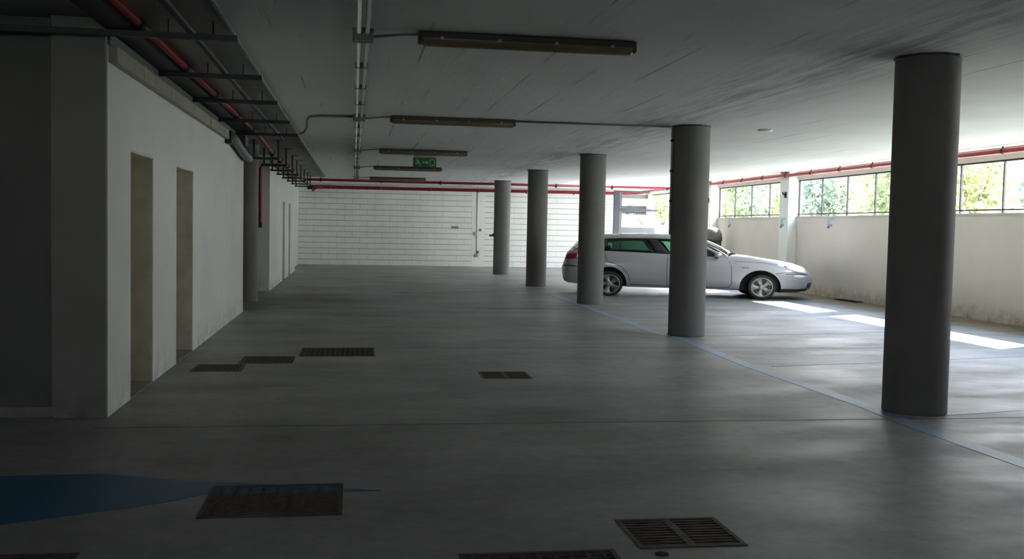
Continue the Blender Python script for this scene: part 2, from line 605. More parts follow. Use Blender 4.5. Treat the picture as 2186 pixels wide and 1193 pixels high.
def block(x0, x1, z):
    w = round(x1 - x0, 3)
    if w < 0.06:
        return
    if abs(w - BW) < 1e-3:
        me = me_full
    elif w in BL:
        me = BL[w]
    else:
        b2 = bmesh.new()
        bx(b2, 0.003, w - 0.003, 0, 0.028, 0.008, BH - 0.008)
        me = bpy.data.meshes.new('block')
        bmesh.ops.recalc_face_normals(b2, faces=b2.faces)
        b2.to_mesh(me)
        b2.free()
        me.materials.append(M['block'])
        BL[w] = me
    o = bpy.data.objects.new('block', me)
    COL.objects.link(o)
    o.location = (x0, YF - 0.004 + random.uniform(-0.003, 0.003), z)
    o.parent = wbk


for r_i in range(14):
    z = r_i * BH
    for (a, b) in ((-1.88, 4.10), (4.56, OX0)):
        x = a - (BW / 2 if r_i % 2 else 0)
        while x < b - 0.05:
            x0, x1 = max(a, x), min(b, x + BW)
            block(x0, x1, z)
            x += BW
# pier at the corner, beyond the last window, frame of the opening
o = struct(box('door_10', OX0 + 0.0, OX0 + 0.06, YF - 0.02, YF + 0.22, OZ0, OZ1, M['frame']))
box('frame_bar', OX0 + 0.06, OX1, YF + 0.06, YF + 0.12, 2.0, 2.28, M['bld_grey'], o)
box('frame_bar', OX0 + 0.06, OX1, YF - 0.02, YF + 0.03, 1.965, 1.995, M['frame'], o)

# ------------------------------------------------------------------ right wall, grilled windows
ZS, ZT = 1.80, 2.68
TH = 0.13
WIN = []
y = 28.3
while y > YB:
    WIN.append((y, y + (4.75 if y < 28 else 6.1)))
    y -= 5.25
WIN = [w for w in WIN if w[0] > 6]
bm = bmesh.new()
bx(bm, XR, XR + TH, YB, 28.3, 0, ZS)
bx(bm, XR, XR + TH, 34.4, YF + 0.22, 0, ZS)
bx(bm, XR, XR + TH, YB, YF + 0.22, ZT, 2.88)
edges = sorted(WIN)
prev = YB
for (a, b) in edges:
    if a > prev:
        bx(bm, XR, XR + TH, prev, a, ZS, ZT)
    prev = b
bx(bm, XR, XR + TH, prev, YF + 0.22, ZS, ZT)
wr_ = struct(link('wall_right', bm, M['right_wall']))
for n_, (a, b) in enumerate(WIN[1:]):
    box('pilaster', XR - 0.22, XR - 0.001, b, b + 0.5, 0, 2.87, M['white_wall'], wr_)
for n_, (a, b) in enumerate(WIN):
    if n_ == 0:      # the farthest bay is the open driveway
        wn_ = struct(box('door_9', XR + 0.03, XR + 0.07, a, b, ZT - 0.035, ZT, M['frame']))
        continue
    wn_ = struct(box('window_%d' % (n_ + 1), XR + 0.03, XR + 0.07, a, b, ZT - 0.035, ZT, M['frame']))
    box('bottom_rail', XR + 0.03, XR + 0.07, a, b, ZS + 0.045, ZS + 0.07, M['frame'], wn_)
    for q in range(5):
        yy = a + 0.012 + (b - a - 0.024 - 0.03) * q / 4
        box('mullion', XR + 0.035, XR + 0.065, yy, yy + 0.03, ZS, ZT - 0.035, M['frame'], wn_)
    box('window_sill', XR - 0.02, XR + TH + 0.02, a, b, ZS - 0.02, ZS + 0.006, M['right_wall'], wn_)
# small black catches on the piers beside the windows
for (yy, lb) in ((27.95, 'small black catch on the pier left of the farthest full window'), (22.66, 'small black catch on the white pier between two windows')):
    t = thing('window_catch', lb, 'catch', (XR - 0.22, yy, 2.32))
    box('catch_plate', -0.02, -0.001, 0, 0.10, -0.07, 0.07, M['clamp'], t)
    tube('catch_hook', [(-0.02, 0.05, 0.0), (-0.08, 0.03, 0.02), (-0.1, 0.0, 0.06)], 0.02, M['clamp'], t, 8)

# blue stencil marks under the windows
for (yy, lb) in ((26.8, 'faded blue bay mark on the wall, farthest of three under the windows'),
                 (23.3, 'blue bay mark with dark smudge on the pier between windows'),
                 (20.8, 'blue bay mark on the wall, nearest of three under the windows')):
    xx = XR - (0.22 if abs(yy - 23.3) < .1 else 0)
    if abs(yy - 23.3) < .1:
        yy = 22.82
    t = thing('bay_mark', lb, 'wall mark', (xx - 0.001, yy, 1.66))
    box('upper_stroke', -0.002, 0, -0.16, 0.16, 0.06, 0.11, M['blue_mark'], t)
    box('mark_patch', -0.002, 0, 0.0, 0.16, -0.04, 0.06, M['blue_mark'], t)
    box('lower_stroke', -0.003, 0, -0.06, 0.14, -0.09, -0.04, M['blue_deep'], t)
    box('red_dot', -0.004, 0, 0.06, 0.16, -0.13, -0.08, M['red_mark'], t)

# drain slot at foot of the right wall
t = thing('drain_slot', 'long black drain slot in the brown dirt at the foot of the right wall', 'drain', (10.3, 19.55, 0))
box('frame', -0.11, 0.11, -0.45, 0.45, 0.0, 0.014, M['pit'], t)
for q in range(9):
    box('bar', -0.10, 0.10, -0.42 + q * 0.1, -0.40 + q * 0.1, 0.014, 0.022, M['grate'], t)

# ------------------------------------------------------------------ round columns
COLS = [(4.445, 7.30), (4.44, 12.83), (4.42, 18.30), (4.375, 23.72), (4.38, 29.55)]
CL = ['grey round concrete column, nearest and largest, by the near end of the blue line',
      'grey round column standing in front of the silver car doors, second from camera',
      'grey round column hiding the tail of the silver car, third of the row',
      'grey round column just left of the silver car, fourth of the row',
      'grey round column nearest the white block wall, smallest of the row']
CR = 0.245


def column(x, y, lab, r=CR, h=ZC, grp='row of round grey columns'):
    t = thing('round_column', lab, 'column', (x, y, 0), grp)
    lathe('shaft', [(r, 0.0), (r * 1.004, 0.02), (r, 0.05), (r * 0.997, 1.4), (r, h - 0.03), (r * 1.0, h)], M['column'], t, 48)
    bm = bmesh.new()
    seg = 40
    ring = []
    for k in range(seg):
        a = 2 * PI * k / seg
        rr = r * (1.02 + 0.06 * random.random())
        ring.append((rr * math.cos(a), rr * math.sin(a)))
    lo = [bm.verts.new((p[0] * 0.99, p[1] * 0.99, h - 0.012 - 0.012 * random.random())) for p in ring]
    hi = [bm.verts.new((p[0], p[1], h + 0.01)) for p in ring]
    for k in range(seg):
        bm.faces.new((lo[k], lo[(k + 1) % seg], hi[(k + 1) % seg], hi[k]))
    bm.faces.new(lo[::-1])
    bm.faces.new(hi)
    link('paint_collar', bm, M['steel_dark'], t)
    return t


for (x, y), lb in zip(COLS, CL):
    column(x, y, lb)
column(-1.93, 18.3, 'dark round column half hidden behind the end of the left white wall')

# wall-side details ------------------------------------------------
# pale conduit down the second column
cx2, cy2 = COLS[1]
t = thing('column_conduit', 'thin pale conduit running down the side of the second column', 'conduit', (cx2 - 0.262, cy2 + 0.02, 0))
tube('pipe', [(0, 0, 2.8), (0, 0, 1.35)], 0.016, M['conduit'], t)
for z in (2.6, 2.2, 1.8):
    tube('clip', [(0, 0, z - 0.015), (0, 0, z + 0.015)], 0.022, M['clamp'], t)
# black bracket on last column
cx5, cy5 = COLS[4]
t = thing('hose_bracket', 'small black bracket on the left side of the farthest column', 'bracket', (cx5 - 0.245, cy5, 1.17))
box('back_plate', -0.02, 0.01, -0.05, 0.05, -0.05, 0.06, M['clamp'], t)
tube('hook', [(-0.02, 0, 0.0), (-0.09, 0, -0.02), (-0.13, 0, -0.01)], 0.028, M['clamp'], t)

# conduit with switch boxes on the back wall pilaster
t = thing('wall_conduit', 'thin vertical conduit with grey boxes on the white block wall', 'conduit', (4.28, YF - 0.012, 0))
tube('pipe', [(0, -0.015, 2.66), (0, -0.015, 0.40)], 0.014, M['conduit'], t)
for (x, z) in ((-0.06, 1.17), (0.0, 0.40)):
    box('junction_box', x - 0.06, x + 0.06, -0.06, 0, z - 0.06, z + 0.06, M['conduit'], t, bevel=0.006)
for (x, z) in ((0.12, 1.30), (0.05, 0.52)):
    s_ = box('socket', x - 0.035, x + 0.035, -0.05, 0, z - 0.045, z + 0.045, M['conduit_dark'], t, bevel=0.004)
# little vent grille
t = thing('vent_grille', 'small grey vent grille on the white block wall', 'vent', (3.50, YF - 0.008, 1.37))
box('frame', -0.13, 0.13, -0.02, 0, -0.045, 0.045, M['conduit'], t, bevel=0.004)
for q in range(3):
    box('slat', -0.115, 0.115, -0.032, -0.02, -0.03 + q * 0.024, -0.018 + q * 0.024, M['conduit_dark'], t)

# ------------------------------------------------------------------ ceiling pipework
# twin conduits along the ceiling with junction boxes
t = thing('ceiling_conduit', 'pair of thin conduits running along the ceiling towards the block wall', 'conduit', (0.05, 7.3, ZC))
for dx in (-0.03, 0.03):
    tube('pipe', [(dx, YB - 7.3, -0.028), (dx, 30.3 - 7.3, -0.028)], 0.017, M['conduit_dark'] if dx > 0 else M['conduit'], t)
for yy in [-2.0 + 1.35 * q for q in range(24)]:
    if yy < 30:
        box('clip', -0.055, 0.055, yy - 7.3 - 0.012, yy - 7.3 + 0.012, -0.05, -0.001, M['conduit_dark'], t)
LY = [7.30, 12.90, 18.45, 23.88, 29.3]
LBL = ['unlit fluorescent batten light, nearest the camera on the ceiling',
       'unlit fluorescent batten light, second from camera, wired on towards a column',
       'unlit fluorescent batten light just in front of the green exit sign',
       'unlit fluorescent batten light just behind the green exit sign',
       'unlit fluorescent batten light farthest away, near the red pipes']
for yy, lb in zip(LY, LBL):
    j = thing('junction_box', lb.replace('unlit fluorescent batten light', 'small junction box wired to the batten light').replace(', wired on towards a column', '') , 'junction box', (0.05, yy, ZC), 'junction boxes on the ceiling conduit')
    box('box_body', -0.075, 0.075, -0.06, 0.06, -0.085, -0.002, M['conduit_dark'], j, bevel=0.008)
    box('lid', -0.065, 0.065, -0.05, 0.05, -0.092, -0.085, M['conduit'], j)
    tube('cable', [(0.07, 0, -0.05), (0.16, 0.02, -0.035), (0.30, 0.0, -0.022), (0.42, -0.02, -0.02)], 0.010, M['conduit_dark'], j, 8)
    L = thing('batten_light', lb, 'light', (0.46, yy - 0.02, ZC), 'batten lights on the ceiling')
    box('lamp_body', 0.0, 1.58, -0.055, 0.055, -0.055, -0.0, M['lampbody'], L, bevel=0.012)
    bm = bmesh.new()
    prof = [(-0.062, -0.05), (-0.058, -0.075), (-0.035, -0.098), (0.0, -0.104), (0.035, -0.098), (0.058, -0.075), (0.062, -0.05)]
    xs_ = [0.005, 0.03, 1.55, 1.575]
    sc_ = [0.8, 1, 1, 0.8]
    rr = [[bm.verts.new((x, p[0] * s_, -0.05 + (p[1] + 0.05) * s_)) for p in prof] for x, s_ in zip(xs_, sc_)]
    for i in range(3):
        for k_ in range(6):
            bm.faces.new((rr[i][k_], rr[i][k_ + 1], rr[i + 1][k_ + 1], rr[i + 1][k_]))
    bm.faces.new(rr[0])
    bm.faces.new(rr[-1])
    link('diffuser', bm, M['lampdiff'], L, smooth=True)
    for q in range(4):
        xx = 0.15 + q * 0.42
        box('clip', xx - 0.012, xx + 0.012, -0.068, 0.068, -0.062, -0.04, M['conduit'], L)
    for xx in (0.0, 1.58):
        box('end_cap', xx - 0.018, xx + 0.018, -0.05, 0.05, -0.085, -0.004, M['lampbody'], L, bevel=0.008)
# conduit on from second light to the column, and the bent one to the tray
tag(tube('branch_conduit', [(2.05, 12.86, 2.782), (3.2, 12.84, 2.782), (4.14, 12.83, 2.782)], 0.014, M['conduit_dark']),
    'thin conduit from the second batten light across to the second column', 'conduit')
tag(tube('bent_conduit', [(-0.02, 12.93, 2.775), (-0.45, 13.0, 2.775), (-0.58, 13.15, 2.775), (-0.63, 13.5, 2.765), (-0.66, 14.2, 2.74), (-0.72, 14.7, 2.715), (-0.79, 14.84, 2.70)], 0.016, M['conduit_dark']),
    'grey conduit curving from the junction box over to the pipe brackets', 'conduit')

# exit sign
t = thing('exit_sign', 'green running-man exit sign hanging from the ceiling', 'sign', (1.285, 18.62, 2.58))
box('gear_box', -0.20, 0.20, -0.05, 0.05, 0.085, 0.218, M['plate'], t, bevel=0.01)
box('green_panel', -0.215, 0.215, -0.012, 0.012, -0.085, 0.085, M['sign_green'], t, bevel=0.003)
bm = bmesh.new()


def strip2(bm, a, b, w, y=-0.0135):
    a, b = Vector((a[0], 0, a[1])), Vector((b[0], 0, b[1]))
    d = (b - a).normalized()
    nn = Vector((-d.z, 0, d.x)) * w / 2
    v = [bm.verts.new((q.x, y, q.z)) for q in (a + nn, a - nn, b - nn, b + nn)]
    bm.faces.new(v)


for a, b, w in (((-0.135, 0.035), (-0.115, -0.01), 0.028), ((-0.115, -0.01), (-0.085, -0.035), 0.016), ((-0.085, -0.035), (-0.095, -0.065), 0.014),
                ((-0.118, -0.01), (-0.15, -0.03), 0.016), ((-0.15, -0.03), (-0.175, -0.025), 0.013), ((-0.13, 0.03), (-0.095, 0.012), 0.012), ((-0.135, 0.03), (-0.168, 0.018), 0.012)):
    strip2(bm, a, b, w)
ring = [bm.verts.new((-0.14 + 0.014 * math.cos(q * PI / 4), -0.0135, 0.056 + 0.014 * math.sin(q * PI / 4))) for q in range(8)]
bm.faces.new(ring)
link('running_figure', bm, M['sign_white'], t)
bm = bmesh.new()
strip2(bm, (-0.04, 0.0), (0.03, 0.0), 0.02)
bm.faces.new([bm.verts.new(p) for p in ((0.03, -0.0135, 0.035), (0.03, -0.0135, -0.035), (0.075, -0.0135, 0.0))])
link('arrow', bm, M['sign_white'], t)
bm = bmesh.new()
for a, b in (((0.10, -0.055), (0.10, 0.055)), ((0.10, 0.055), (0.18, 0.055)), ((0.18, 0.055), (0.18, -0.055)), ((0.10, -0.055), (0.18, -0.055))):
    strip2(bm, a, b, 0.012)
link('doorway_symbol', bm, M['sign_white'], t)

# plain white disc set on the ceiling
t = thing('ceiling_disc', 'small white cover on the ceiling right of the second column', 'detector', (5.52, 12.95, 2.805))
lathe('roundel', [(0.09, 0.0), (0.10, -0.012), (0.09, -0.026), (0.03, -0.034)], M['disc_white'], t, 28)

# red pipe along the right wall
t = thing('red_pipe', 'long red pipe along the top of the windows', 'pipe', (10.21, 15.0, 2.775))
tube('pipe', [(0, YB - 15, 0), (0, 33.9 - 15, 0)], 0.040, M['red'], t, 14)
yy = -3.0
while yy < 33:
    tube('clamp', [(0, yy - 15 - 0.03, 0), (0, yy - 15 + 0.03, 0)], 0.046, M['clamp'], t, 12)
    box('rod', -0.008, 0.008, yy - 15 - 0.01, yy - 15 + 0.01, 0.03, 0.082, M['clamp'], t)
    yy += 1.35
# upper red pipe across, under the ceiling
t = thing('red_pipe', 'upper dark red pipe crossing under the ceiling near the block wall', 'pipe', (4.0, 30.5, 2.725))
tube('pipe', [(-5.55, 0, 0), (6.14, 0, 0.02)], 0.040, M['red'], t, 14)
for q in range(7):
    xx = -5.0 + q * 1.8
    tube('clamp', [(xx - 0.03, 0, 0.0), (xx + 0.03, 0, 0)], 0.052, M['clamp'], t, 12)
    box('rod', xx - 0.01, xx + 0.01, -0.01, 0.01, 0.04, 0.074, M['clamp'], t)
# lower red pipe along the block wall
t = thing('red_pipe', 'lower bright red pipe along the top of the white block wall', 'pipe', (4.0, 34.72, 2.675))
tube('pipe', [(-5.45, 0, -0.015), (5.6, 0, 0.03), (6.0, -0.1, 0.05), (6.2, -0.5, 0.085)], 0.056, M['red'], t, 14)
for q in range(7):
    xx = -4.8 + q * 1.7
    tube('clamp', [(xx - 0.02, 0, 0.0), (xx + 0.02, 0, 0)], 0.064, M['red'], t, 12)
    box('rod', xx - 0.012, xx + 0.012, 0.03, 0.17, -0.012, 0.012, M['clamp'], t)
tube('valve', [(-5.58, -0.02, -0.03), (-5.40, 0, -0.02)], [0.075, 0.075], M['clamp'], t, 12)
tube('elbow', [(-5.05, 0, -0.012), (-5.28, 0, -0.015), (-5.38, -0.05, -0.08), (-5.40, -0.06, -0.16)], [0.066, 0.07, 0.07, 0.05], M['red'], t, 12)

# left side: red pipe, dark pipe, tray, brackets
XRP = -1.455
t = thing('red_pipe', 'red pipe running along the brackets above the left wall', 'pipe', (XRP, 10.0, 2.735))
tube('pipe', [(0, -10, 0), (0, 5.6, 0), (0.03, 6.2, -0.06), (0.09, 7.0, -0.16), (0.09, 20.5, -0.18)], 0.029, M['red'], t, 12)
for yy in (7.25, 9.13, 10.97, 13.0, 14.85):
    tube('coupling', [(0, yy - 10.16, 0), (0, yy - 10 + 0.16, 0)], 0.036, M['clamp'], t, 12)
for yy in (17.2, 19.1, 21.0, 22.6, 24.3, 26.0, 27.8, 29.5):
    tube('coupling', [(0.09, yy - 10 - 0.05, -0.17), (0.09, yy - 10 + 0.05, -0.17)], 0.05, M['clamp'], t, 12)
tag(tube('dark_pipe', [(-1.15, YB, 2.735), (-1.15, 12.0, 2.735), (-1.13, 16.3, 2.735), (-1.13, 16.4, 2.76)], 0.028, M['clamp']),
    'thin black pipe along the ceiling right of the left red pipe', 'pipe')
tag(tube('edge_conduit', [(-0.885, YB, 2.774), (-0.885, 12.0, 2.774), (-0.84, 29.5, 2.774)], 0.016, M['conduit_dark']),
    'thin grey conduit on the ceiling at the tips of the left brackets', 'conduit')
# cable tray
t = thing('cable_tray', 'dark steel cable tray above the left white wall', 'cable tray', (-1.6, 8.0, 2.70))
box('tray_base', -0.087, 0.104, -12.0, 6.9, 0.0, 0.004, M['tray'], t)
for dx in (-0.087, 0.10):
    box('tray_side', dx, dx + 0.004, -12.0, 6.9, 0.0, 0.055, M['tray'], t)
for dx in (-0.06, -0.01, 0.04, 0.075):
    tube('cable', [(dx, -12.0, 0.02), (dx + 0.006, -3, 0.02), (dx - 0.006, 3, 0.02), (dx, 6.9, 0.02)], 0.013, M['clamp'], t, 8)
# brackets
BK = [(7.24, -6.0), (9.13, -1.80), (10.97, -1.80), (13.0, -1.80), (14.87, -1.80)]
BLB = ['dark steel channel bracket nearest the camera, reaching over the dark left wall',
       'dark steel channel bracket under the left pipes, second from camera',
       'dark steel channel bracket under the left pipes, third from camera',
       'dark steel channel bracket under the left pipes, fourth from camera',
       'dark steel channel bracket under the left pipes, fifth, where the conduit bends in']
for (yy, x0), lb in zip(BK, BLB):
    if x0 > -5:
        x0 = XW + 0.0
    t = thing('pipe_bracket', lb, 'bracket', (-0.82, yy, 2.66), 'steel brackets under the left pipes')
    L = x0 + 0.82
    bm = bmesh.new()
    bx(bm, L, 0, -0.022, 0.022, -0.003, 0.0)
    bx(bm, L, 0, -0.022, -0.018, -0.0, 0.038)
    bx(bm, L, 0, 0.018, 0.022, -0.0, 0.038)
    link('channel', bm, M['steel_dark'], t)
    for xx in (-0.16, -0.46):
        tube('threaded_rod', [(xx, 0, 0.0), (xx, 0, 0.14)], 0.006, M['steel_dark'], t, 6)
for q, yy in enumerate((17.2, 19.1, 21.0, 22.6, 24.3, 26.0, 27.8, 29.5)):
    nth = ('nearest', 'second', 'third', 'fourth', 'fifth', 'sixth', 'seventh', 'farthest')[q]
    t = thing('trapeze_hanger', '%s of the dark trapeze hangers carrying the pipes beyond the dark left column' % nth, 'bracket', (-1.28, yy, 2.46), 'trapeze hangers')
    box('rung', -0.42, 0.03, -0.02, 0.02, 0.0, 0.035, M['steel_dark'], t)
    box('hanger', 0.0, 0.03, -0.015, 0.015, 0.035, 0.34, M['steel_dark'], t)
    box('hanger', -0.40, -0.37, -0.015, 0.015, 0.035, 0.34, M['steel_dark'], t)
    box('top_plate', -0.03, 0.14, -0.02, 0.02, 0.325, 0.34, M['steel_dark'], t)
# trunking along wall top with a box where it ends
t = thing('wall_trunking', 'beige trunking along the top of the left white wall', 'trunking', (XW, 7.4, 2.50))
box('trunk_body', 0.0, 0.06, 0.0, 6.4, 0.0, 0.115, M['trunk'], t, bevel=0.004)
for q in range(5):
    box('joint_cover', 0.06, 0.064, 0.9 + q * 1.25, 0.95 + q * 1.25, 0.0, 0.115, M['conduit'], t)
t = thing('duct_elbow', 'grey elbow duct at the far end of the beige trunking', 'duct', (XW, 13.85, 2.45))
tube('elbow', [(0.085, -0.05, 0.10), (0.085, 0.3, 0.08), (0.085, 0.9, 0.02), (0.085, 1.6, -0.04), (0.085, 2.2, -0.06)], 0.06, M['conduit_dark'], t, 14)
box('cover_plate', 0.0, 0.09, -0.10, 0.08, 0.0, 0.17, M['clamp'], t, bevel=0.01)
box('cable_box', 0.0, 0.16, 0.95, 1.35, 0.05, 0.20, M['steel_dark'], t, bevel=0.01)
# red riser on the end wall beside the dark column
t = thing('red_riser', 'thin red riser pipe with black end on the wall beside the dark left column', 'pipe', (-1.90, 20.93, 1.36))
tube('pipe', [(0, 0, 0), (0, 0, 1.14), (0.04, -0.03, 1.22), (0.42, -0.03, 1.22)], 0.032, M['red'], t, 12)
tube('end_coupling', [(0, 0, -0.06), (0, 0, 0.04)], 0.045, M['clamp'], t, 12)

# ------------------------------------------------------------------ floor gratings
for gi, (x0, x1, y0, y1, st, lb) in enumerate(GR):
    t = thing('floor_grating', lb, 'grating', ((x0 + x1) / 2, (y0 + y1) / 2, 0), 'floor gratings')
    w, h = (x1 - x0) / 2, (y1 - y0) / 2
    bm = bmesh.new()
    f = 0.022
    bx(bm, -w, w, -h, -h + f, -0.03, 0.004)
    bx(bm, -w, w, h - f, h, -0.03, 0.004)
    bx(bm, -w, -w + f, -h + f, h - f, -0.03, 0.004)
    bx(bm, w - f, w, -h + f, h - f, -0.03, 0.004)
    link('frame', bm, M['grate'], t)
    bm = bmesh.new()
    e = 0.0
    bx(bm, -w, w, -h - 0.01, -h, -0.35, -0.001)
    bx(bm, -w, w, h, h + 0.01, -0.35, -0.001)
    bx(bm, -w - 0.01, -w, -h, h, -0.35, -0.001)
    bx(bm, w, w + 0.01, -h, h, -0.35, -0.001)
    bx(bm, -w, w, -h, h, -0.36, -0.35)
    link('pit', bm, M['pit'], t)
    near = y1 < 6
    if st == 'slat':
        box('centre_bar', -0.02, 0.02, -h + f, h - f, -0.03, 0.003, M['grate'], t)
        n_ = 10
        for q in range(n_):
            yy = -h + f + (2 * h - 2 * f) * (q + 0.5) / n_
            for (a, b) in ((-w + f, -0.02), (0.02, w - f)):
                box('bar', a, b, yy - 0.007, yy + 0.007, -0.026, 0.001, M['grate'], t)
    else:
        n_ = 9
        if near:
            for q in range(n_):
                xx = -w + f + (2 * w - 2 * f) * (q + 0.5) / n_
                box('bar', xx - 0.008, xx + 0.008, -h + f, h - f, -0.026, 0.001, M['grate'], t)
            for q in range(12):
                yy = -h + f + (2 * h - 2 * f) * (q + 0.5) / 12
                box('cross_bar', -w + f, w - f, yy - 0.006, yy + 0.006, -0.020, 0.0022, M['blue_bar'] if (gi == 4 and q > 8) else M['grate'], t)
        else:
            bm = bmesh.new()
            for q in range(14):
                xx = -w + f + (2 * w - 2 * f) * (q + 0.5) / 14
                bx(bm, xx - 0.006, xx + 0.006, -h + f, h - f, -0.026, 0.001)
            for q in range(9):
                yy = -h + f + (2 * h - 2 * f) * (q + 0.5) / 9
                bx(bm, -w + f, w - f, yy - 0.005, yy + 0.005, -0.020, 0.002)
            tag(link('mesh_bars', bm, M['grate'], t), kind='stuff')
t = thing('floor_plug', 'small black round plug in the floor beside the near slotted grating', 'drain', (1.335, 4.09, 0))
lathe('cap', [(0.03, 0.0), (0.03, 0.004), (0.02, 0.006)], M['pit'], t, 20)


# ------------------------------------------------------------------ floor paint
def paint_strip(name, pts, w, mat, label, cat='floor marking', z=0.0025):
    bm = bmesh.new()
    pts = [Vector((p[0], p[1], 0)) for p in pts]
    L_, R2 = [], []
    for i, p in enumerate(pts):
        d = (pts[min(i + 1, len(pts) - 1)] - pts[max(i - 1, 0)]).normalized()
        nn = Vector((-d.y, d.x, 0)) * w / 2
        for lst, s_ in ((L_, 1), (R2, -1)):
            q = p + nn * s_
            lst.append((q.x, q.y))
    tops = []
    for zz in (0.0, z):
        tops.append(([bm.verts.new((*q, zz)) for q in L_], [bm.verts.new((*q, zz)) for q in R2]))
    (l0, r0), (l1, r1) = tops
    for i in range(len(pts) - 1):
        bm.faces.new((l1[i], l1[i + 1], r1[i + 1], r1[i]))
        bm.faces.new((l0[i], l0[i + 1], l1[i + 1], l1[i]))
        bm.faces.new((r0[i], r0[i + 1], r1[i + 1], r1[i]))
    o = link(name, bm, mat)
    return tag(o, label, cat)


paint_strip('painted_line', [(4.10, 2.0), (4.12, 5.5), (4.10, 6.8), (4.16, 7.5), (4.12, 9.8), (4.22, 12.2), (4.12, 13.2), (4.16, 17.5), (4.15, 20.3)], 0.15, M['blue_line'],
            'long worn blue line along the foot of the column row')
SL = [(7.05, 'nearest, at the foot of the largest column'), (9.82, 'second from camera'), (12.62, 'third, at the foot of the second column'), (15.3, 'farthest seen, in front of the car')]
for yy, w_ in SL:
    paint_strip('stall_line', [(4.33, yy + 0.04), (7.0, yy + 0.02 + 0.22 * 2.75), (8.7, yy + 0.02 + 0.235 * 4.45)], 0.10, M['blue_stall'],
                'faded blue slanting bay line on the floor, %s' % w_)
bm = bmesh.new()
# the painted arrow stops at the frame of the grating and its tip comes out on the other side
for BA in ([(-4.2, 5.66), (-1.90, 5.69), (-1.36, 5.705), (-0.77, 5.48), (-0.40, 5.40), (-0.722, 5.395), (-0.722, 5.24), (-0.94, 5.08), (-1.56, 4.785), (-2.6, 4.3), (-4.2, 3.6)],
           [(-0.037, 5.29), (0.16, 5.236), (-0.037, 5.225)]):
    lo = [bm.verts.new((x, y, 0.0)) for x, y in BA]
    hi = [bm.verts.new((x, y, 0.0025)) for x, y in BA]
    bm.faces.new(hi)
    for i in range(len(BA)):
        j = (i + 1) % len(BA)
        bm.faces.new((lo[i], lo[j], hi[j], hi[i]))
ba = link('blue_floor_area', bm, M['blue_area'])
tag(ba, 'dark blue painted arrow-shaped area on the near left floor', 'floor marking')

# ------------------------------------------------------------------ steel gate frame by the far opening
t = thing('steel_frame', 'dark steel post and rails standing in front of the far opening', 'gate frame', (8.98, 33.6, 0))
box('post', -0.10, 0.10, -0.05, 0.05, 0, 2.76, M['frame'], t, bevel=0.006)
box('base_plate', -0.16, 0.16, -0.10, 0.10, 0, 0.015, M['frame'], t)
box('top_rail', 0.10, 1.18, -0.03, 0.03, 2.70, 2.76, M['frame'], t)
box('mid_rail', 0.10, 1.45, -0.03, 0.03, 2.06, 2.13, M['frame'], t)
box('side_panel', 0.10, 0.20, -0.01, 0.01, 1.3, 2.70, M['bld_grey'], t)
box('low_panel', 0.20, 1.40, -0.01, 0.01, 0.25, 1.50, M['bld_grey'], t)
box('foot_rail', 0.10, 1.45, -0.03, 0.03, 0.18, 0.25, M['frame'], t)

# ------------------------------------------------------------------ brown bin behind the car
t = thing('upright_bin', 'tall brown round-topped bin by the right wall behind the car bonnet', 'bin', (9.98, 27.0, 0))
lathe('bin_body', [(0.24, 0.0), (0.27, 0.05), (0.30, 0.7), (0.31, 1.16)], M['bin_dark'], t, 28)
lathe('lid', [(0.33, 1.15), (0.33, 1.22), (0.31, 1.36), (0.24, 1.47), (0.12, 1.53), (0.02, 1.54)], M['bin'], t, 28)


# ------------------------------------------------------------------ the silver car
A = math.atan2(-0.724, 3.022)
D_ = Vector((math.cos(A), math.sin(A), 0))
NN = Vector((-math.sin(A), math.cos(A), 0))
HW = 0.96
base = Vector((5.369, 20.398, 0)) + NN * HW
car = thing('hatchback_car', 'silver hatchback car parked nose to the right wall behind the columns', 'car', base, None, A)


def lerp_tab(tab, s):
    if s <= tab[0][0]:
        return tab[0][1]
    for (a, va), (b, vb) in zip(tab, tab[1:]):
        if s <= b:
            f = (s - a) / (b - a)
            return va + (vb - va) * f
    return tab[-1][1]


# silhouettes traced as heights along the length
ZTOP = [(-1.04, 0.60), (-1.02, 0.68), (-0.99, 0.78), (-0.95, 0.90), (-0.88, 0.965), (-0.75, 0.99), (-0.3, 0.985), (0.5, 0.97), (1.5, 0.935), (2.4, 0.915), (2.62, 0.935), (2.9, 0.915), (3.24, 0.865), (3.63, 0.805), (3.9, 0.755), (4.06, 0.70), (4.16, 0.63), (4.25, 0.55), (4.30, 0.47)]
ZSH = [(-1.04, 0.58), (-1.02, 0.66), (-0.99, 0.75), (-0.95, 0.86), (-0.88, 0.93), (-0.75, 0.965), (-0.3, 0.955), (0.5, 0.935), (1.5, 0.90), (2.4, 0.865), (2.9, 0.845), (3.24, 0.80), (3.63, 0.735), (3.9, 0.68), (4.06, 0.64), (4.16, 0.585), (4.25, 0.52), (4.30, 0.45)]
ZBOT = [(-1.04, 0.44), (-1.02, 0.34), (-0.99, 0.29), (-0.9, 0.255), (-0.6, 0.235), (0.0, 0.20), (2.6, 0.185), (3.5, 0.15), (3.9, 0.165), (4.1, 0.19), (4.2, 0.225), (4.26, 0.28), (4.30, 0.33)]
WID = [(-1.04, 0.58), (-1.02, 0.70), (-0.99, 0.78), (-0.95, 0.83), (-0.88, 0.87), (-0.75, 0.905), (-0.4, 0.945), (0.2, HW), (3.2, HW), (3.6, 0.945), (3.85, 0.90), (4.0, 0.84), (4.1, 0.76), (4.18, 0.66), (4.25, 0.52), (4.30, 0.36)]
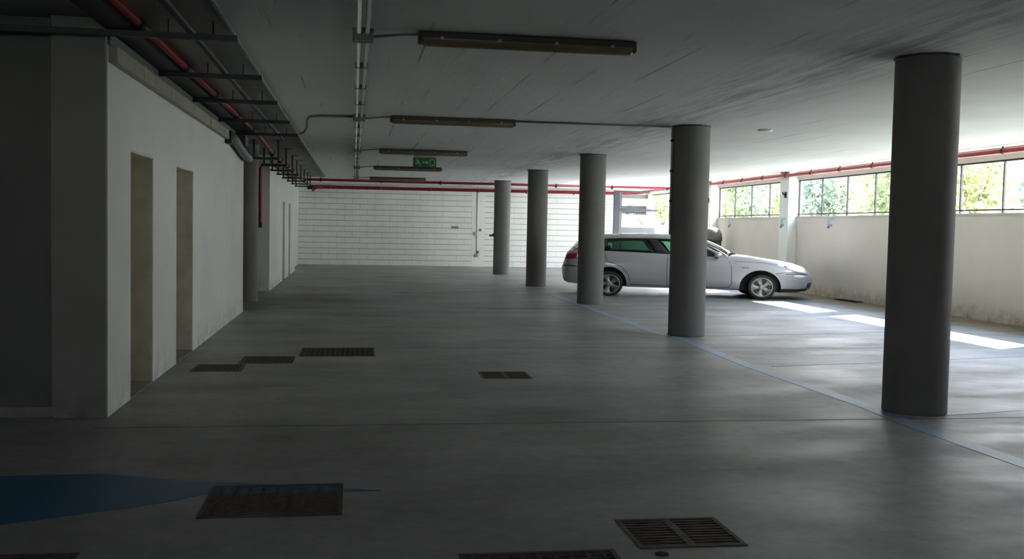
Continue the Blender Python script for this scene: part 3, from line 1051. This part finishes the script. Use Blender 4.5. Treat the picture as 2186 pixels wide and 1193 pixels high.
ST = [-1.04, -1.03, -1.02, -1.005, -0.99, -0.97, -0.95, -0.915, -0.88, -0.82, -0.75, -0.65, -0.5, -0.35, -0.2, -0.05, 0.1, 0.3, 0.5, 0.8, 1.1, 1.4, 1.7, 2.0, 2.25, 2.45, 2.62, 2.75, 2.9, 3.05, 3.2, 3.35, 3.5, 3.63, 3.77, 3.9, 3.98, 4.06, 4.11, 4.16, 4.2, 4.23, 4.26, 4.285, 4.30]


def section(s):
    zt, zs, zb, w = (lerp_tab(t_, s) for t_ in (ZTOP, ZSH, ZBOT, WID))
    h = zs - zb
    pts = [(0, zb), (w * 0.80, zb), (w * 0.93, zb + 0.03 * h), (w * 0.975, zb + 0.14 * h), (w * 0.99, zb + 0.30 * h), (w * 1.0, zb + 0.5 * h), (w * 0.998, zb + 0.68 * h),
           (w * 0.985, zb + 0.82 * h), (w * 0.962, zb + 0.92 * h), (w * 0.925, zs), (w * 0.85, zs + (zt - zs) * 0.42), (w * 0.6, zs + (zt - zs) * 0.82), (w * 0.3, zs + (zt - zs) * 0.96), (0, zt)]
    return pts


bm = bmesh.new()
rings = []
for s in ST:
    p = section(s)
    full = [(y_, z_) for y_, z_ in p] + [(-y_, z_) for y_, z_ in p[-2:0:-1]]
    rings.append([bm.verts.new((s, -y_, z_)) for y_, z_ in full])
nr = len(rings[0])
for i in range(len(rings) - 1):
    for k_ in range(nr):
        f = bm.faces.new((rings[i][k_], rings[i][(k_ + 1) % nr], rings[i + 1][(k_ + 1) % nr], rings[i + 1][k_]))
        smid = (ST[i] + ST[i + 1]) / 2
        ys_ = [v.co.y for v in f.verts]
        zs_ = [v.co.z for v in f.verts]
        if -0.55 < smid < 2.4 and max(abs(a) for a in ys_) < 0.86 and min(zs_) > 0.6:
            f.material_index = 1
        if max(zs_) < 0.26:
            f.material_index = 1
bm.faces.new(rings[0])
bm.faces.new(rings[-1][::-1])
bmesh.ops.recalc_face_normals(bm, faces=bm.faces)
bvh = BVHTree.FromBMesh(bm)
me = bpy.data.meshes.new('body')
bm.to_mesh(me)
bm.free()
tmp = bpy.data.objects.new('body_tmp', me)
COL.objects.link(tmp)
me.materials.append(M['paint'])
me.materials.append(M['black'])
cuts = []
WH = [(-0.035, 0.37, 0.37), (3.11, 0.43, 0.365)]       # axle s, arch half width, arch half height
for (s0, rx, rz) in WH:
    for sd_ in (-1, 1):
        b2 = bmesh.new()
        seg = 40
        a_ = [b2.verts.new((s0 + rx * math.cos(2 * PI * k_ / seg), sd_ * 0.62, 0.25 + rz * math.sin(2 * PI * k_ / seg))) for k_ in range(seg)]
        b_ = [b2.verts.new((s0 + rx * math.cos(2 * PI * k_ / seg), sd_ * 1.2, 0.25 + rz * math.sin(2 * PI * k_ / seg))) for k_ in range(seg)]
        for k_ in range(seg):
            b2.faces.new((a_[k_], a_[(k_ + 1) % seg], b_[(k_ + 1) % seg], b_[k_]))
        b2.faces.new(a_)
        b2.faces.new(b_)
        bmesh.ops.recalc_face_normals(b2, faces=b2.faces)
        mc = bpy.data.meshes.new('cut')
        b2.to_mesh(mc)
        b2.free()
        mc.materials.append(M['black'])
        oc = bpy.data.objects.new('cut', mc)
        COL.objects.link(oc)
        cuts.append(oc)
        md = tmp.modifiers.new('cut', 'BOOLEAN')
        md.operation = 'DIFFERENCE'
        md.solver = 'EXACT'
        try:
            md.material_mode = 'TRANSFER'
        except Exception:
            pass
        md.object = oc
dg = bpy.context.evaluated_depsgraph_get()
me2 = bpy.data.meshes.new_from_object(tmp.evaluated_get(dg), depsgraph=dg)
me2.name = 'body'
bpy.data.objects.remove(tmp)
for oc in cuts:
    bpy.data.objects.remove(oc)
body = bpy.data.objects.new('body', me2)
COL.objects.link(body)
body.parent = car
smooth_by_angle(body, 38)


def side_y(s, z):
    """half width of the body at (s, z), taken from the shell itself"""
    h_ = bvh.ray_cast(Vector((s, -2.0, z)), Vector((0, 1, 0)))
    if h_[0] is None:
        return None
    return h_[0].y


def decal(name, top, bot, mat, out=0.006, nu=14, nv=5, parent=None, mirror=True, thick=0.004):
    """a panel lying on the body side between two (s, z) curves"""
    res = None
    for sg in ((1, -1) if mirror else (1,)):
        bm = bmesh.new()
        g = []
        for i in range(nu + 1):
            u = i / nu
            col_ = []
            for j in range(nv + 1):
                v = j / nv
                fa = u * (len(top) - 1)
                ia = min(int(fa), len(top) - 2)
                pa = Vector(top[ia]).lerp(Vector(top[ia + 1]), fa - ia)
                fb = u * (len(bot) - 1)
                ib = min(int(fb), len(bot) - 2)
                pb = Vector(bot[ib]).lerp(Vector(bot[ib + 1]), fb - ib)
                q = pa.lerp(pb, v)
                yv = side_y(q.x, q.y)
                if yv is None:
                    yv = col_[-1][1] if col_ else -0.8
                col_.append((q.x, yv, q.y))
            g.append(col_)
        out_v = [[bm.verts.new((a, sg * (b - out), c_)) for a, b, c_ in col_] for col_ in g]
        in_v = [[bm.verts.new((a, sg * (b + thick), c_)) for a, b, c_ in col_] for col_ in g]
        for i in range(nu):
            for j in range(nv):
                bm.faces.new((out_v[i][j], out_v[i + 1][j], out_v[i + 1][j + 1], out_v[i][j + 1]))
        for i in range(nu):
            for j in (0, nv):
                bm.faces.new((out_v[i][j], out_v[i + 1][j], in_v[i + 1][j], in_v[i][j]))
        for j in range(nv):
            for i in (0, nu):
                bm.faces.new((out_v[i][j], out_v[i][j + 1], in_v[i][j + 1], in_v[i][j]))
        o = link(name, bm, mat, parent or car, smooth=True)
        if res is None:
            res = o
    return res


def seam(pts, w=0.011, name='door_seam', mat=None, n=None):
    for sg in (1, -1):
        bm = bmesh.new()
        q = []
        for a, b in zip(pts, pts[1:]):
            nn_ = max(2, int((Vector(b) - Vector(a)).length / 0.06))
            for i in range(nn_):
                q.append(Vector(a).lerp(Vector(b), i / nn_))
        q.append(Vector(pts[-1]))
        l_, r_ = [], []
        for i, p in enumerate(q):
            d = (q[min(i + 1, len(q) - 1)] - q[max(i - 1, 0)]).normalized()
            pp = Vector((-d.y, d.x)) * w / 2
            for lst, s_ in ((l_, 1), (r_, -1)):
                c_ = p + pp * s_
                yv = side_y(c_.x, c_.y)
                if yv is None:
                    yv = -0.9
                lst.append(bm.verts.new((c_.x, sg * (yv - 0.0025), c_.y)))
        for i in range(len(q) - 1):
            bm.faces.new((l_[i], l_[i + 1], r_[i + 1], r_[i]))
        link(name, bm, mat or M['black'], car)


# shut lines
seam([(2.42, 0.86), (2.50, 0.70), (2.52, 0.32), (2.46, 0.24)])
seam([(1.18, 0.90), (1.16, 0.60), (1.18, 0.24)])
seam([(2.46, 0.24), (1.18, 0.24), (0.42, 0.26)])
seam([(0.42, 0.26), (0.36, 0.48), (0.20, 0.64), (-0.08, 0.74), (-0.16, 0.94)])
seam([(-0.80, 0.62), (-0.45, 0.60), (-0.36, 0.50)])
seam([(3.42, 0.55), (3.62, 0.58), (3.80, 0.585), (4.05, 0.55)])
seam([(2.55, 0.79), (3.10, 0.775), (3.60, 0.725)], 0.006, 'bonnet_seam')
# lamps
tag(decal('head_lamp', [(3.60, 0.735), (3.80, 0.725), (3.98, 0.67), (4.08, 0.625)], [(3.66, 0.665), (3.82, 0.60), (3.98, 0.575), (4.09, 0.56)], M['lens'], 0.010), 'clear glossy head lamp')
tag(decal('turn_lamp', [(3.78, 0.52), (3.9, 0.53), (4.06, 0.515)], [(3.80, 0.485), (3.9, 0.475), (4.05, 0.480)], M['orange'], 0.012, 8, 2), 'narrow white marker lamp')
decal('bumper_strip', [(3.62, 0.555), (3.85, 0.555), (4.14, 0.535)], [(3.62, 0.545), (3.85, 0.545), (4.14, 0.525)], M['black'], 0.006, 10, 1)
decal('lower_intake', [(4.12, 0.36), (4.19, 0.37), (4.24, 0.37)], [(4.10, 0.25), (4.17, 0.26), (4.22, 0.29)], M['black'], 0.010, 8, 3)
tag(decal('tail_lamp', [(-0.975, 0.80), (-0.93, 0.87), (-0.85, 0.885), (-0.70, 0.90)], [(-0.985, 0.765), (-0.92, 0.765), (-0.82, 0.77), (-0.72, 0.78)], M['tail_red'], 0.008), 'red tail lamp')
decal('side_marker', [(2.72, 0.675), (2.86, 0.672)], [(2.72, 0.655), (2.86, 0.652)], M['conduit_dark'], 0.006, 4, 1)
decal('rear_bumper_strip', [(-1.025, 0.645), (-0.95, 0.64), (-0.75, 0.635)], [(-1.03, 0.62), (-0.95, 0.615), (-0.75, 0.61)], M['black'], 0.008, 8, 1)
decal('rear_valance', [(-0.99, 0.34), (-0.9, 0.31), (-0.6, 0.29)], [(-0.985, 0.30), (-0.9, 0.262), (-0.6, 0.245)], M['black'], 0.006, 8, 1)
decal('sill_trim', [(0.36, 0.245), (1.4, 0.225), (2.66, 0.22)], [(0.36, 0.205), (1.4, 0.197), (2.66, 0.192)], M['black'], 0.004, 16, 1)
# door handle
for sg in (-1, 1):
    for s_ in (1.32, 0.02 + 0.16):
        pass
    y0_ = side_y(1.34, 0.78)
    bm = bmesh.new()
    tube_bm(bm, [(1.26, sg * -(y0_ - 0.0), 0.775), (1.28, sg * -(y0_ - 0.028), 0.778), (1.42, sg * -(y0_ - 0.028), 0.775), (1.44, sg * -y0_, 0.772)], 0.011, 8)
    link('door_handle', bm, M['paint'], car, smooth=True)


# front grille, bumper and plates on nose and tail
def nose_panel(name, hw_, z0, z1, mat, out=0.012, tail=False, nn_=12):
    bm = bmesh.new()
    rows_ = []
    for j in range(4):
        z = z0 + (z1 - z0) * j / 3
        r_ = []
        for i in range(nn_ + 1):
            y_ = -hw_ + 2 * hw_ * i / nn_
            if callable(mat):
                pass
            h_ = bvh.ray_cast(Vector((-3 if tail else 6, y_, z)), Vector((1 if tail else -1, 0, 0)))
            x_ = h_[0].x if h_[0] else (-1.0 if tail else 4.2)
            r_.append(bm.verts.new((x_ - out if tail else x_ + out, y_, z)))
        rows_.append(r_)
    for j in range(3):
        for i in range(nn_):
            bm.faces.new((rows_[j][i], rows_[j][i + 1], rows_[j + 1][i + 1], rows_[j + 1][i]))
    return link(name, bm, mat, car, smooth=True)


nose_panel('lower_grille', 0.34, 0.235, 0.34, M['black'])
bm = bmesh.new()
gp = [(-0.15, 0.66), (0.15, 0.66), (0.10, 0.50), (0.0, 0.36), (-0.10, 0.50)]
vs = []
for y_, z_ in gp:
    h_ = bvh.ray_cast(Vector((6, y_, z_)), Vector((-1, 0, 0)))
    vs.append(bm.verts.new(((h_[0].x if h_[0] else 4.2) + 0.014, y_, z_)))
bm.faces.new(vs)
gg = link('grille', bm, M['black'], car)
for q in range(4):
    z_ = 0.50 + q * 0.04
    w_ = 0.10 + (z_ - 0.50) * 0.3
    h_ = bvh.ray_cast(Vector((6, 0, z_)), Vector((-1, 0, 0)))
    x_ = (h_[0].x if h_[0] else 4.2)
    box('grille_bar', x_, x_ + 0.02, -w_, w_, z_ - 0.005, z_ + 0.005, M['chrome'], gg)
box('number_plate', -1.062, -1.045, -0.24, 0.24, 0.52, 0.60, M['stain_green'], car)


# greenhouse -------------------------------------------------------
def Bc(t_):   # belt curve
    s = -0.80 + (2.47 + 0.80) * t_
    return Vector((s, -(lerp_tab(WID, s) * 0.925 - 0.004), lerp_tab(ZSH, s) - 0.004))


RT = [(-0.50, 1.185), (-0.2, 1.225), (0.2, 1.25), (0.8, 1.262), (1.3, 1.255), (1.6, 1.235), (1.78, 1.205)]


def Rc(t_):   # roof rail
    s = -0.50 + (1.78 + 0.50) * t_
    wv = 0.665 - 0.05 * max(0, (0.25 - t_) / 0.25) - 0.035 * max(0, (t_ - 0.8) / 0.2)
    return Vector((s, -wv, lerp_tab(RT, s)))


def GS(t_, v):
    a, b = Bc(t_), Rc(t_)
    p = a.lerp(b, v)
    p.y -= 0.035 * math.sin(PI * v)
    return p


def patch(name, fn, u0, u1, v0, v1, nu, nv, mat, off=0.0, thick=0.006, sides=(1, -1), parent=None):
    for sg in sides:
        bm = bmesh.new()
        o_, i_ = [], []
        for i in range(nu + 1):
            a_, b_ = [], []
            for j in range(nv + 1):
                p = fn(u0 + (u1 - u0) * i / nu, v0 + (v1 - v0) * j / nv)
                a_.append(bm.verts.new((p.x, sg * (p.y - off), p.z)))
                b_.append(bm.verts.new((p.x, sg * (p.y - off + thick), p.z)))
            o_.append(a_)
            i_.append(b_)
        for g, in ((o_,), (i_,)):
            for i in range(nu):
                for j in range(nv):
                    bm.faces.new((g[i][j], g[i + 1][j], g[i + 1][j + 1], g[i][j + 1]))
        for i in range(nu):
            for j in (0, nv):
                bm.faces.new((o_[i][j], o_[i + 1][j], i_[i + 1][j], i_[i][j]))
        for j in range(nv):
            for i in (0, nu):
                bm.faces.new((o_[i][j], o_[i][j + 1], i_[i][j + 1], i_[i][j]))
        link(name, bm, mat, parent or car, smooth=True)


VB, VT = 0.06, 0.86
patch('rear_pillar', GS, 0.0, 0.115, 0, 1, 5, 6, M['paint'], 0.0, 0.03)
patch('front_pillar', GS, 0.955, 1.0, 0, 1, 3, 6, M['paint'], 0.0, 0.03)
patch('roof_rail', GS, 0.0, 1.0, 0.93, 1.0, 30, 2, M['paint'], 0.002, 0.03)
patch('window_trim', GS, 0.115, 0.955, VT, 0.93, 26, 1, M['black'], 0.001, 0.02)
patch('window_trim', GS, 0.115, 0.955, 0.0, VB, 26, 1, M['black'], 0.001, 0.02)
patch('window_trim', GS, 0.115, 0.195, VB, VT, 4, 5, M['black'], 0.001, 0.02)
patch('door_pillar', GS, 0.535, 0.625, VB, VT, 3, 5, M['black'], 0.003, 0.025)
patch('window_trim', GS, 0.925, 0.955, VB, VT, 3, 5, M['black'], 0.001, 0.02)
patch('side_window', GS, 0.195, 0.535, VB, VT, 12, 6, M['glass'], -0.004, 0.001)
patch('side_window', GS, 0.625, 0.925, VB, VT, 10, 6, M['glass'], -0.004, 0.001)


def roof(u, v):
    a = Rc(u)
    y_ = a.y * (1 - 2 * v)
    z_ = a.z + 0.078 * (1 - (1 - 2 * v) ** 2) * (1 if 0.05 < u < 0.95 else 0.95)
    x_ = a.x + ((-0.06 if u < 0.5 else 0.12) * (abs(u - 0.5) * 2) ** 3) * (1 - (1 - 2 * v) ** 2)
    return Vector((x_, y_, z_))


patch('roof', roof, 0, 1, 0, 1, 28, 16, M['paint'], 0.0, 0.0, sides=(1,))


def shield(u, v):      # u across, v bottom to top
    y_b, y_t = -0.86 + 1.72 * u, -0.63 + 1.26 * u
    k_ = 1 - (1 - 2 * u) ** 2
    B = Vector((2.47 + 0.24 * k_, y_b, 0.862 + 0.062 * k_))
    T = Vector((1.78 + 0.12 * k_, y_t, 1.205 + 0.075 * k_))
    p = B.lerp(T, v)
    p.z += 0.03 * math.sin(PI * v)
    return p


def rearglass(u, v):
    y_b, y_t = -0.80 + 1.60 * u, -0.615 + 1.23 * u
    k_ = 1 - (1 - 2 * u) ** 2
    B = Vector((-0.80 - 0.08 * k_, y_b, 0.955 + 0.03 * k_))
    T = Vector((-0.50 - 0.06 * k_, y_t, 1.185 + 0.075 * k_))
    p = B.lerp(T, v)
    p.x -= 0.03 * math.sin(PI * v)
    return p


patch('windscreen', shield, 0.03, 0.97, 0.03, 0.97, 14, 6, M['glass'], 0.0, 0.001, sides=(1,))
patch('windscreen_surround', shield, 0.0, 0.035, 0.0, 1.0, 2, 6, M['paint'], 0.006, 0.02)
patch('rear_window', rearglass, 0.05, 0.95, 0.05, 0.95, 12, 5, M['glass'], 0.0, 0.001, sides=(1,))
patch('rear_window_surround', rearglass, 0.0, 0.06, 0.0, 1.0, 2, 5, M['paint'], 0.004, 0.02)
patch('rear_window_surround', rearglass, 0.0, 1.0, 0.0, 0.06, 12, 1, M['paint'], 0.0, 0.004, sides=(1,))
patch('spoiler_lip', rearglass, 0.0, 1.0, 0.93, 1.03, 12, 1, M['paint'], 0.0, 0.006, sides=(1,))
# wipers
for yy in (-0.30, 0.25):
    tube('wiper', [(2.66, yy - 0.28, 0.905), (2.60, yy - 0.05, 0.945), (2.56, yy + 0.22, 0.965)], 0.012, M['black'], car, 6)
bm = bmesh.new()
for i in range(12):
    pass
tube_bm(bm, [(2.50, -0.84, 0.868), (2.66, -0.45, 0.918), (2.72, 0.0, 0.93), (2.66, 0.45, 0.918), (2.50, 0.84, 0.868)], 0.018, 8)
link('scuttle', bm, M['black'], car, smooth=True)

# mirrors
for sg in (-1, 1):
    bm = bmesh.new()
    bmesh.ops.create_uvsphere(bm, u_segments=18, v_segments=10, radius=1.0)
    for v in bm.verts:
        v.co = Vector((2.17 + v.co.x * 0.10 + 0.02, sg * (1.03 + v.co.y * 0.10), 0.925 + v.co.z * 0.060))
        if v.co.x < 2.13:
            v.co.x = 2.13
    mr = link('mirror', bm, M['paint'], car, smooth=True)
    tube('mirror_foot', [(2.2, sg * 0.86, 0.88), (2.19, sg * 0.96, 0.875), (2.18, sg * 1.04, 0.88)], [0.035, 0.03, 0.045], M['black'], mr, 8)

# wheels
ASX = 1.12
for (s0, _, _) in WH:
    for sg in (-1, 1):
        wr2 = bpy.data.objects.new('wheel', None)
        COL.objects.link(wr2)
        wr2.parent = car
        wr2.location = (s0 + (0.035 if s0 > 1 else 0), sg * (HW - 0.115), 0.262)
        RT_, RR = 0.262, 0.205
        # tyre: turned profile
        bm = bmesh.new()
        prof = [(0.200, -0.10), (0.235, -0.11), (0.256, -0.095), (RT_, -0.05), (RT_, 0.05), (0.256, 0.095), (0.235, 0.11), (0.200, 0.10)]
        seg = 40
        rg_ = [[bm.verts.new((r_ * ASX * math.cos(2 * PI * k_ / seg), sg * y_, r_ * math.sin(2 * PI * k_ / seg))) for k_ in range(seg)] for r_, y_ in prof]
        for i in range(len(prof)):
            j = (i + 1) % len(prof)
            for k_ in range(seg):
                bm.faces.new((rg_[i][k_], rg_[i][(k_ + 1) % seg], rg_[j][(k_ + 1) % seg], rg_[j][k_]))
        link('tyre', bm, M['rubber'], wr2, smooth=True)
        # rim ring + five broad spokes + hub
        bm = bmesh.new()
        prof = [(0.207, 0.098), (0.200, 0.110), (0.185, 0.105), (0.176, 0.080), (0.178, -0.09), (0.207, -0.09)]
        rg_ = [[bm.verts.new((r_ * ASX * math.cos(2 * PI * k_ / seg), sg * y_, r_ * math.sin(2 * PI * k_ / seg))) for k_ in range(seg)] for r_, y_ in prof]
        for i in range(len(prof)):
            j = (i + 1) % len(prof)
            for k_ in range(seg):
                bm.faces.new((rg_[i][k_], rg_[i][(k_ + 1) % seg], rg_[j][(k_ + 1) % seg], rg_[j][k_]))
        link('rim', bm, M['rim'], wr2, smooth=True)
        for k_ in range(5):
            bm = bmesh.new()
            a = PI / 2 + 0.35 + 2 * PI * k_ / 5
            loops = []
            for (r_, hw_, yo) in ((0.045, 0.036, 0.088), (0.085, 0.038, 0.085), (0.13, 0.048, 0.085), (0.160, 0.074, 0.092), (0.186, 0.105, 0.100)):
                cu = []
                for e_, yy in ((-1, yo - 0.022), (-0.8, yo), (0.8, yo), (1, yo - 0.022)):
                    px_ = r_ * math.cos(a) - e_ * hw_ * math.sin(a)
                    pz_ = r_ * math.sin(a) + e_ * hw_ * math.cos(a)
                    cu.append(bm.verts.new((px_ * ASX, sg * yy, pz_)))
                loops.append(cu)
            for i in range(len(loops) - 1):
                for j in range(3):
                    bm.faces.new((loops[i][j], loops[i][j + 1], loops[i + 1][j + 1], loops[i + 1][j]))
            link('spoke', bm, M['rim'], wr2, smooth=True)
        bm = bmesh.new()
        seg2 = 24
        rg_ = [[bm.verts.new((r_ * ASX * math.cos(2 * PI * k_ / seg2), sg * y_, r_ * math.sin(2 * PI * k_ / seg2))) for k_ in range(seg2)] for r_, y_ in ((0.055, 0.07), (0.052, 0.094), (0.03, 0.100))]
        for i in range(2):
            for k_ in range(seg2):
                bm.faces.new((rg_[i][k_], rg_[i][(k_ + 1) % seg2], rg_[i + 1][(k_ + 1) % seg2], rg_[i + 1][k_]))
        bm.faces.new(rg_[-1])
        link('hub_cap', bm, M['rim'], wr2, smooth=True)
        bm = bmesh.new()
        bx_r = [[bm.verts.new((0.172 * ASX * math.cos(2 * PI * k_ / seg2), sg * y_, 0.172 * math.sin(2 * PI * k_ / seg2))) for k_ in range(seg2)] for y_ in (0.02, 0.045)]
        for k_ in range(seg2):
            bm.faces.new((bx_r[0][k_], bx_r[0][(k_ + 1) % seg2], bx_r[1][(k_ + 1) % seg2], bx_r[1][k_]))
        bm.faces.new(bx_r[0])
        bm.faces.new(bx_r[1])
        link('brake_disc', bm, M['disc'], wr2)


# seats and dashboard (seen through the windows)
def seat(s0, y_):
    bm = bmesh.new()
    lo_, hi_ = [], []
    prof = [(0.0, 0.28, 0.93), (0.0, 0.26, 1.04), (-0.04, 0.20, 1.10)]
    for (dx, w_, z_) in prof:
        for lst, xx in ((lo_, s0 + dx), (hi_, s0 + dx + 0.14)):
            lst.append([bm.verts.new((xx, y_ - w_, z_)), bm.verts.new((xx, y_ + w_, z_))])
    for i in range(2):
        bm.faces.new((lo_[i][0], lo_[i][1], lo_[i + 1][1], lo_[i + 1][0]))
        bm.faces.new((hi_[i][0], hi_[i][1], hi_[i + 1][1], hi_[i + 1][0]))
        bm.faces.new((lo_[i][0], hi_[i][0], hi_[i + 1][0], lo_[i + 1][0]))
        bm.faces.new((lo_[i][1], hi_[i][1], hi_[i + 1][1], lo_[i + 1][1]))
    bm.faces.new((lo_[2][0], lo_[2][1], hi_[2][1], hi_[2][0]))
    st_ = link('seat', bm, M['seat'], car)
    b2 = bmesh.new()
    bmesh.ops.create_uvsphere(b2, u_segments=14, v_segments=10, radius=1.0)
    for v in b2.verts:
        v.co = Vector((s0 + 0.03 + v.co.x * 0.09, y_ + v.co.y * 0.15, 1.15 + v.co.z * 0.065))
    link('headrest', b2, M['seat'], st_, smooth=True)


seat(0.92, -0.40)
seat(0.92, 0.40)
b2 = bmesh.new()
bx(b2, -0.12, 0.0, -0.66, 0.66, 0.93, 1.05)
link('rear_seat', b2, M['seat'], car, bevel=0.03)
b2 = bmesh.new()
bx(b2, 2.05, 2.42, -0.76, 0.76, 0.86, 0.925)
link('dashboard', b2, M['seat'], car, bevel=0.02)
bm = bmesh.new()
seg = 24
pts_ = [(1.93 + 0.05 * math.sin(2 * PI * k_ / seg), 0.40 + 0.19 * math.cos(2 * PI * k_ / seg), 0.95 + 0.15 * math.sin(2 * PI * k_ / seg)) for k_ in range(seg + 1)]
tube_bm(bm, pts_, 0.014, 6)
link('steering_wheel', bm, M['black'], car, smooth=True)

# ------------------------------------------------------------------ outside: bank, shrubs, pale building
bm = bmesh.new()
struct(box('driveway', XR + TH + 0.01, 15.15, 27.96, 60, -0.1, 0.0, M['drive']))
gx = [XR + TH + 0.01, 12.5, 15.2, 15.25, 20.0, 40.0, 90.0]
rws = []
for y_ in (-30, 10, 20, 27.9, 27.95, 40, 60, 120):
    gz = [1.55, 1.58, 1.62, 1.63, 1.9, 2.2, 3.0] if y_ < 27.92 else [-0.02, -0.02, -0.02, 1.63, 1.9, 2.2, 3.0]
    rws.append([bm.verts.new((x, y_, z_)) for x, z_ in zip(gx, gz)])
for i in range(len(rws) - 1):
    for j in range(len(gx) - 1):
        bm.faces.new((rws[i][j], rws[i][j + 1], rws[i + 1][j + 1], rws[i + 1][j]))
struct(link('ground', bm, M['soil']))
bm = bmesh.new()
v = [bm.verts.new(p) for p in ((-30, YF + 0.24, -0.02), (XR + TH + 0.01, YF + 0.24, -0.02), (XR + TH + 0.01, 120, -0.02), (-30, 120, -0.02))]
bm.faces.new(v)
struct(link('ground', bm, M['soil']))

# pale building beyond the far opening
t = thing('pale_building', 'overexposed pale building seen through the far opening', 'building', (8.0, 52.0, -0.02))
box('wall', -7, 6, 0, 6, 0, 6.0, M['bld'], t)
box('roof', -7.3, 6.3, -0.4, 6.3, 6.0, 6.25, M['bld_grey'], t)
for xx in (-5.2, -2.6, 0.0, 2.6, 4.8):
    box('window', xx - 0.5, xx + 0.5, -0.03, 0.0, 3.4, 4.6, M['bld_grey'], t)


def foliage(cx_, cy_, cz_, rx, ry, rz, n, size, rnd):
    bm = bmesh.new()
    for _ in range(n):
        while True:
            q = Vector((rnd.uniform(-1, 1), rnd.uniform(-1, 1), rnd.uniform(-1, 1)))
            if 0.25 < q.length < 1.0:
                break
        lump = 1 + 0.16 * math.sin(5 * q.x + 3 * q.z + cx_) + 0.12 * math.sin(7 * q.y + cy_)
        p = Vector((cx_ + q.x * rx * lump, cy_ + q.y * ry * lump, cz_ + q.z * rz * lump))
        a = Vector((rnd.gauss(0, 1), rnd.gauss(0, 1), rnd.gauss(0, 1))).normalized()
        b = a.orthogonal().normalized()
        s_ = size * rnd.uniform(0.6, 1.4)
        c1, c2 = a * s_, b * s_ * 0.5
        vv = [bm.verts.new(p + c1), bm.verts.new(p + c2), bm.verts.new(p - c1), bm.verts.new(p - c2)]
        bm.faces.new(vv)
    return bm


rnd = random.Random(11)
SH = []
yy = 13.1
i = 0
while yy < 56:
    xx = 16.3 + rnd.uniform(-0.3, 1.0)
    SH.append((xx, yy, 1.68, 1.36 + rnd.uniform(-.05, .1), 1.45 + rnd.uniform(-.1, .3)))
    yy += 2.75
    i += 1
nth = ['nearest', 'second', 'third', 'fourth', 'fifth', 'sixth', 'seventh', 'eighth', 'ninth', 'tenth', 'eleventh', 'twelfth', 'thirteenth', 'fourteenth', 'fifteenth', 'sixteenth', 'seventeenth', 'eighteenth']
for i, (x, y_, z_, rx, rz) in enumerate(SH):
    kind = ('leaf_yellow', 'leaf_green', 'leaf_yellow', 'leaf_grey')[i % 4] if y_ < 33 else ('leaf_grey', 'leaf_green', 'leaf_yellow')[i % 3]
    word = {'leaf_yellow': 'sunlit yellow-green', 'leaf_green': 'green', 'leaf_grey': 'grey-green'}[kind]
    t = thing('leafy_shrub', '%s leafy shrub outside the windows, %s from the camera along the bank' % (word, nth[i]), 'shrub', (x, y_, z_), 'shrubs outside the windows')
    tag(link('foliage', foliage(0, 0, rz * 0.9, rx * 0.9, rx, rz * 0.85, 2200, 0.125, rnd), M[kind], t), kind='stuff')
    bm = bmesh.new()
    for q in range(4):
        a = q * 1.6 + rnd.random()
        tube_bm(bm, [(0, 0, -0.1), (0.25 * math.cos(a), 0.25 * math.sin(a), 0.6), (0.6 * math.cos(a), 0.6 * math.sin(a), 1.5)], [0.05, 0.035, 0.015], 6)
    link('stem', bm, M['bark'], t)
# ivy on the outer corner by the farthest window
t = thing('climbing_plant', 'dark green climbing plant hanging in the farthest window beside the second column', 'plant', (11.0, 33.6, 1.6))
tag(link('foliage', foliage(0.15, 0, 0.7, 0.35, 1.2, 0.9, 500, 0.08, rnd), M['leaf_green'], t), kind='stuff')
tube('stem', [(0.2, 0, -0.05), (0.25, 0.1, 0.6), (0.2, -0.1, 1.4)], 0.02, M['bark'], t, 6)
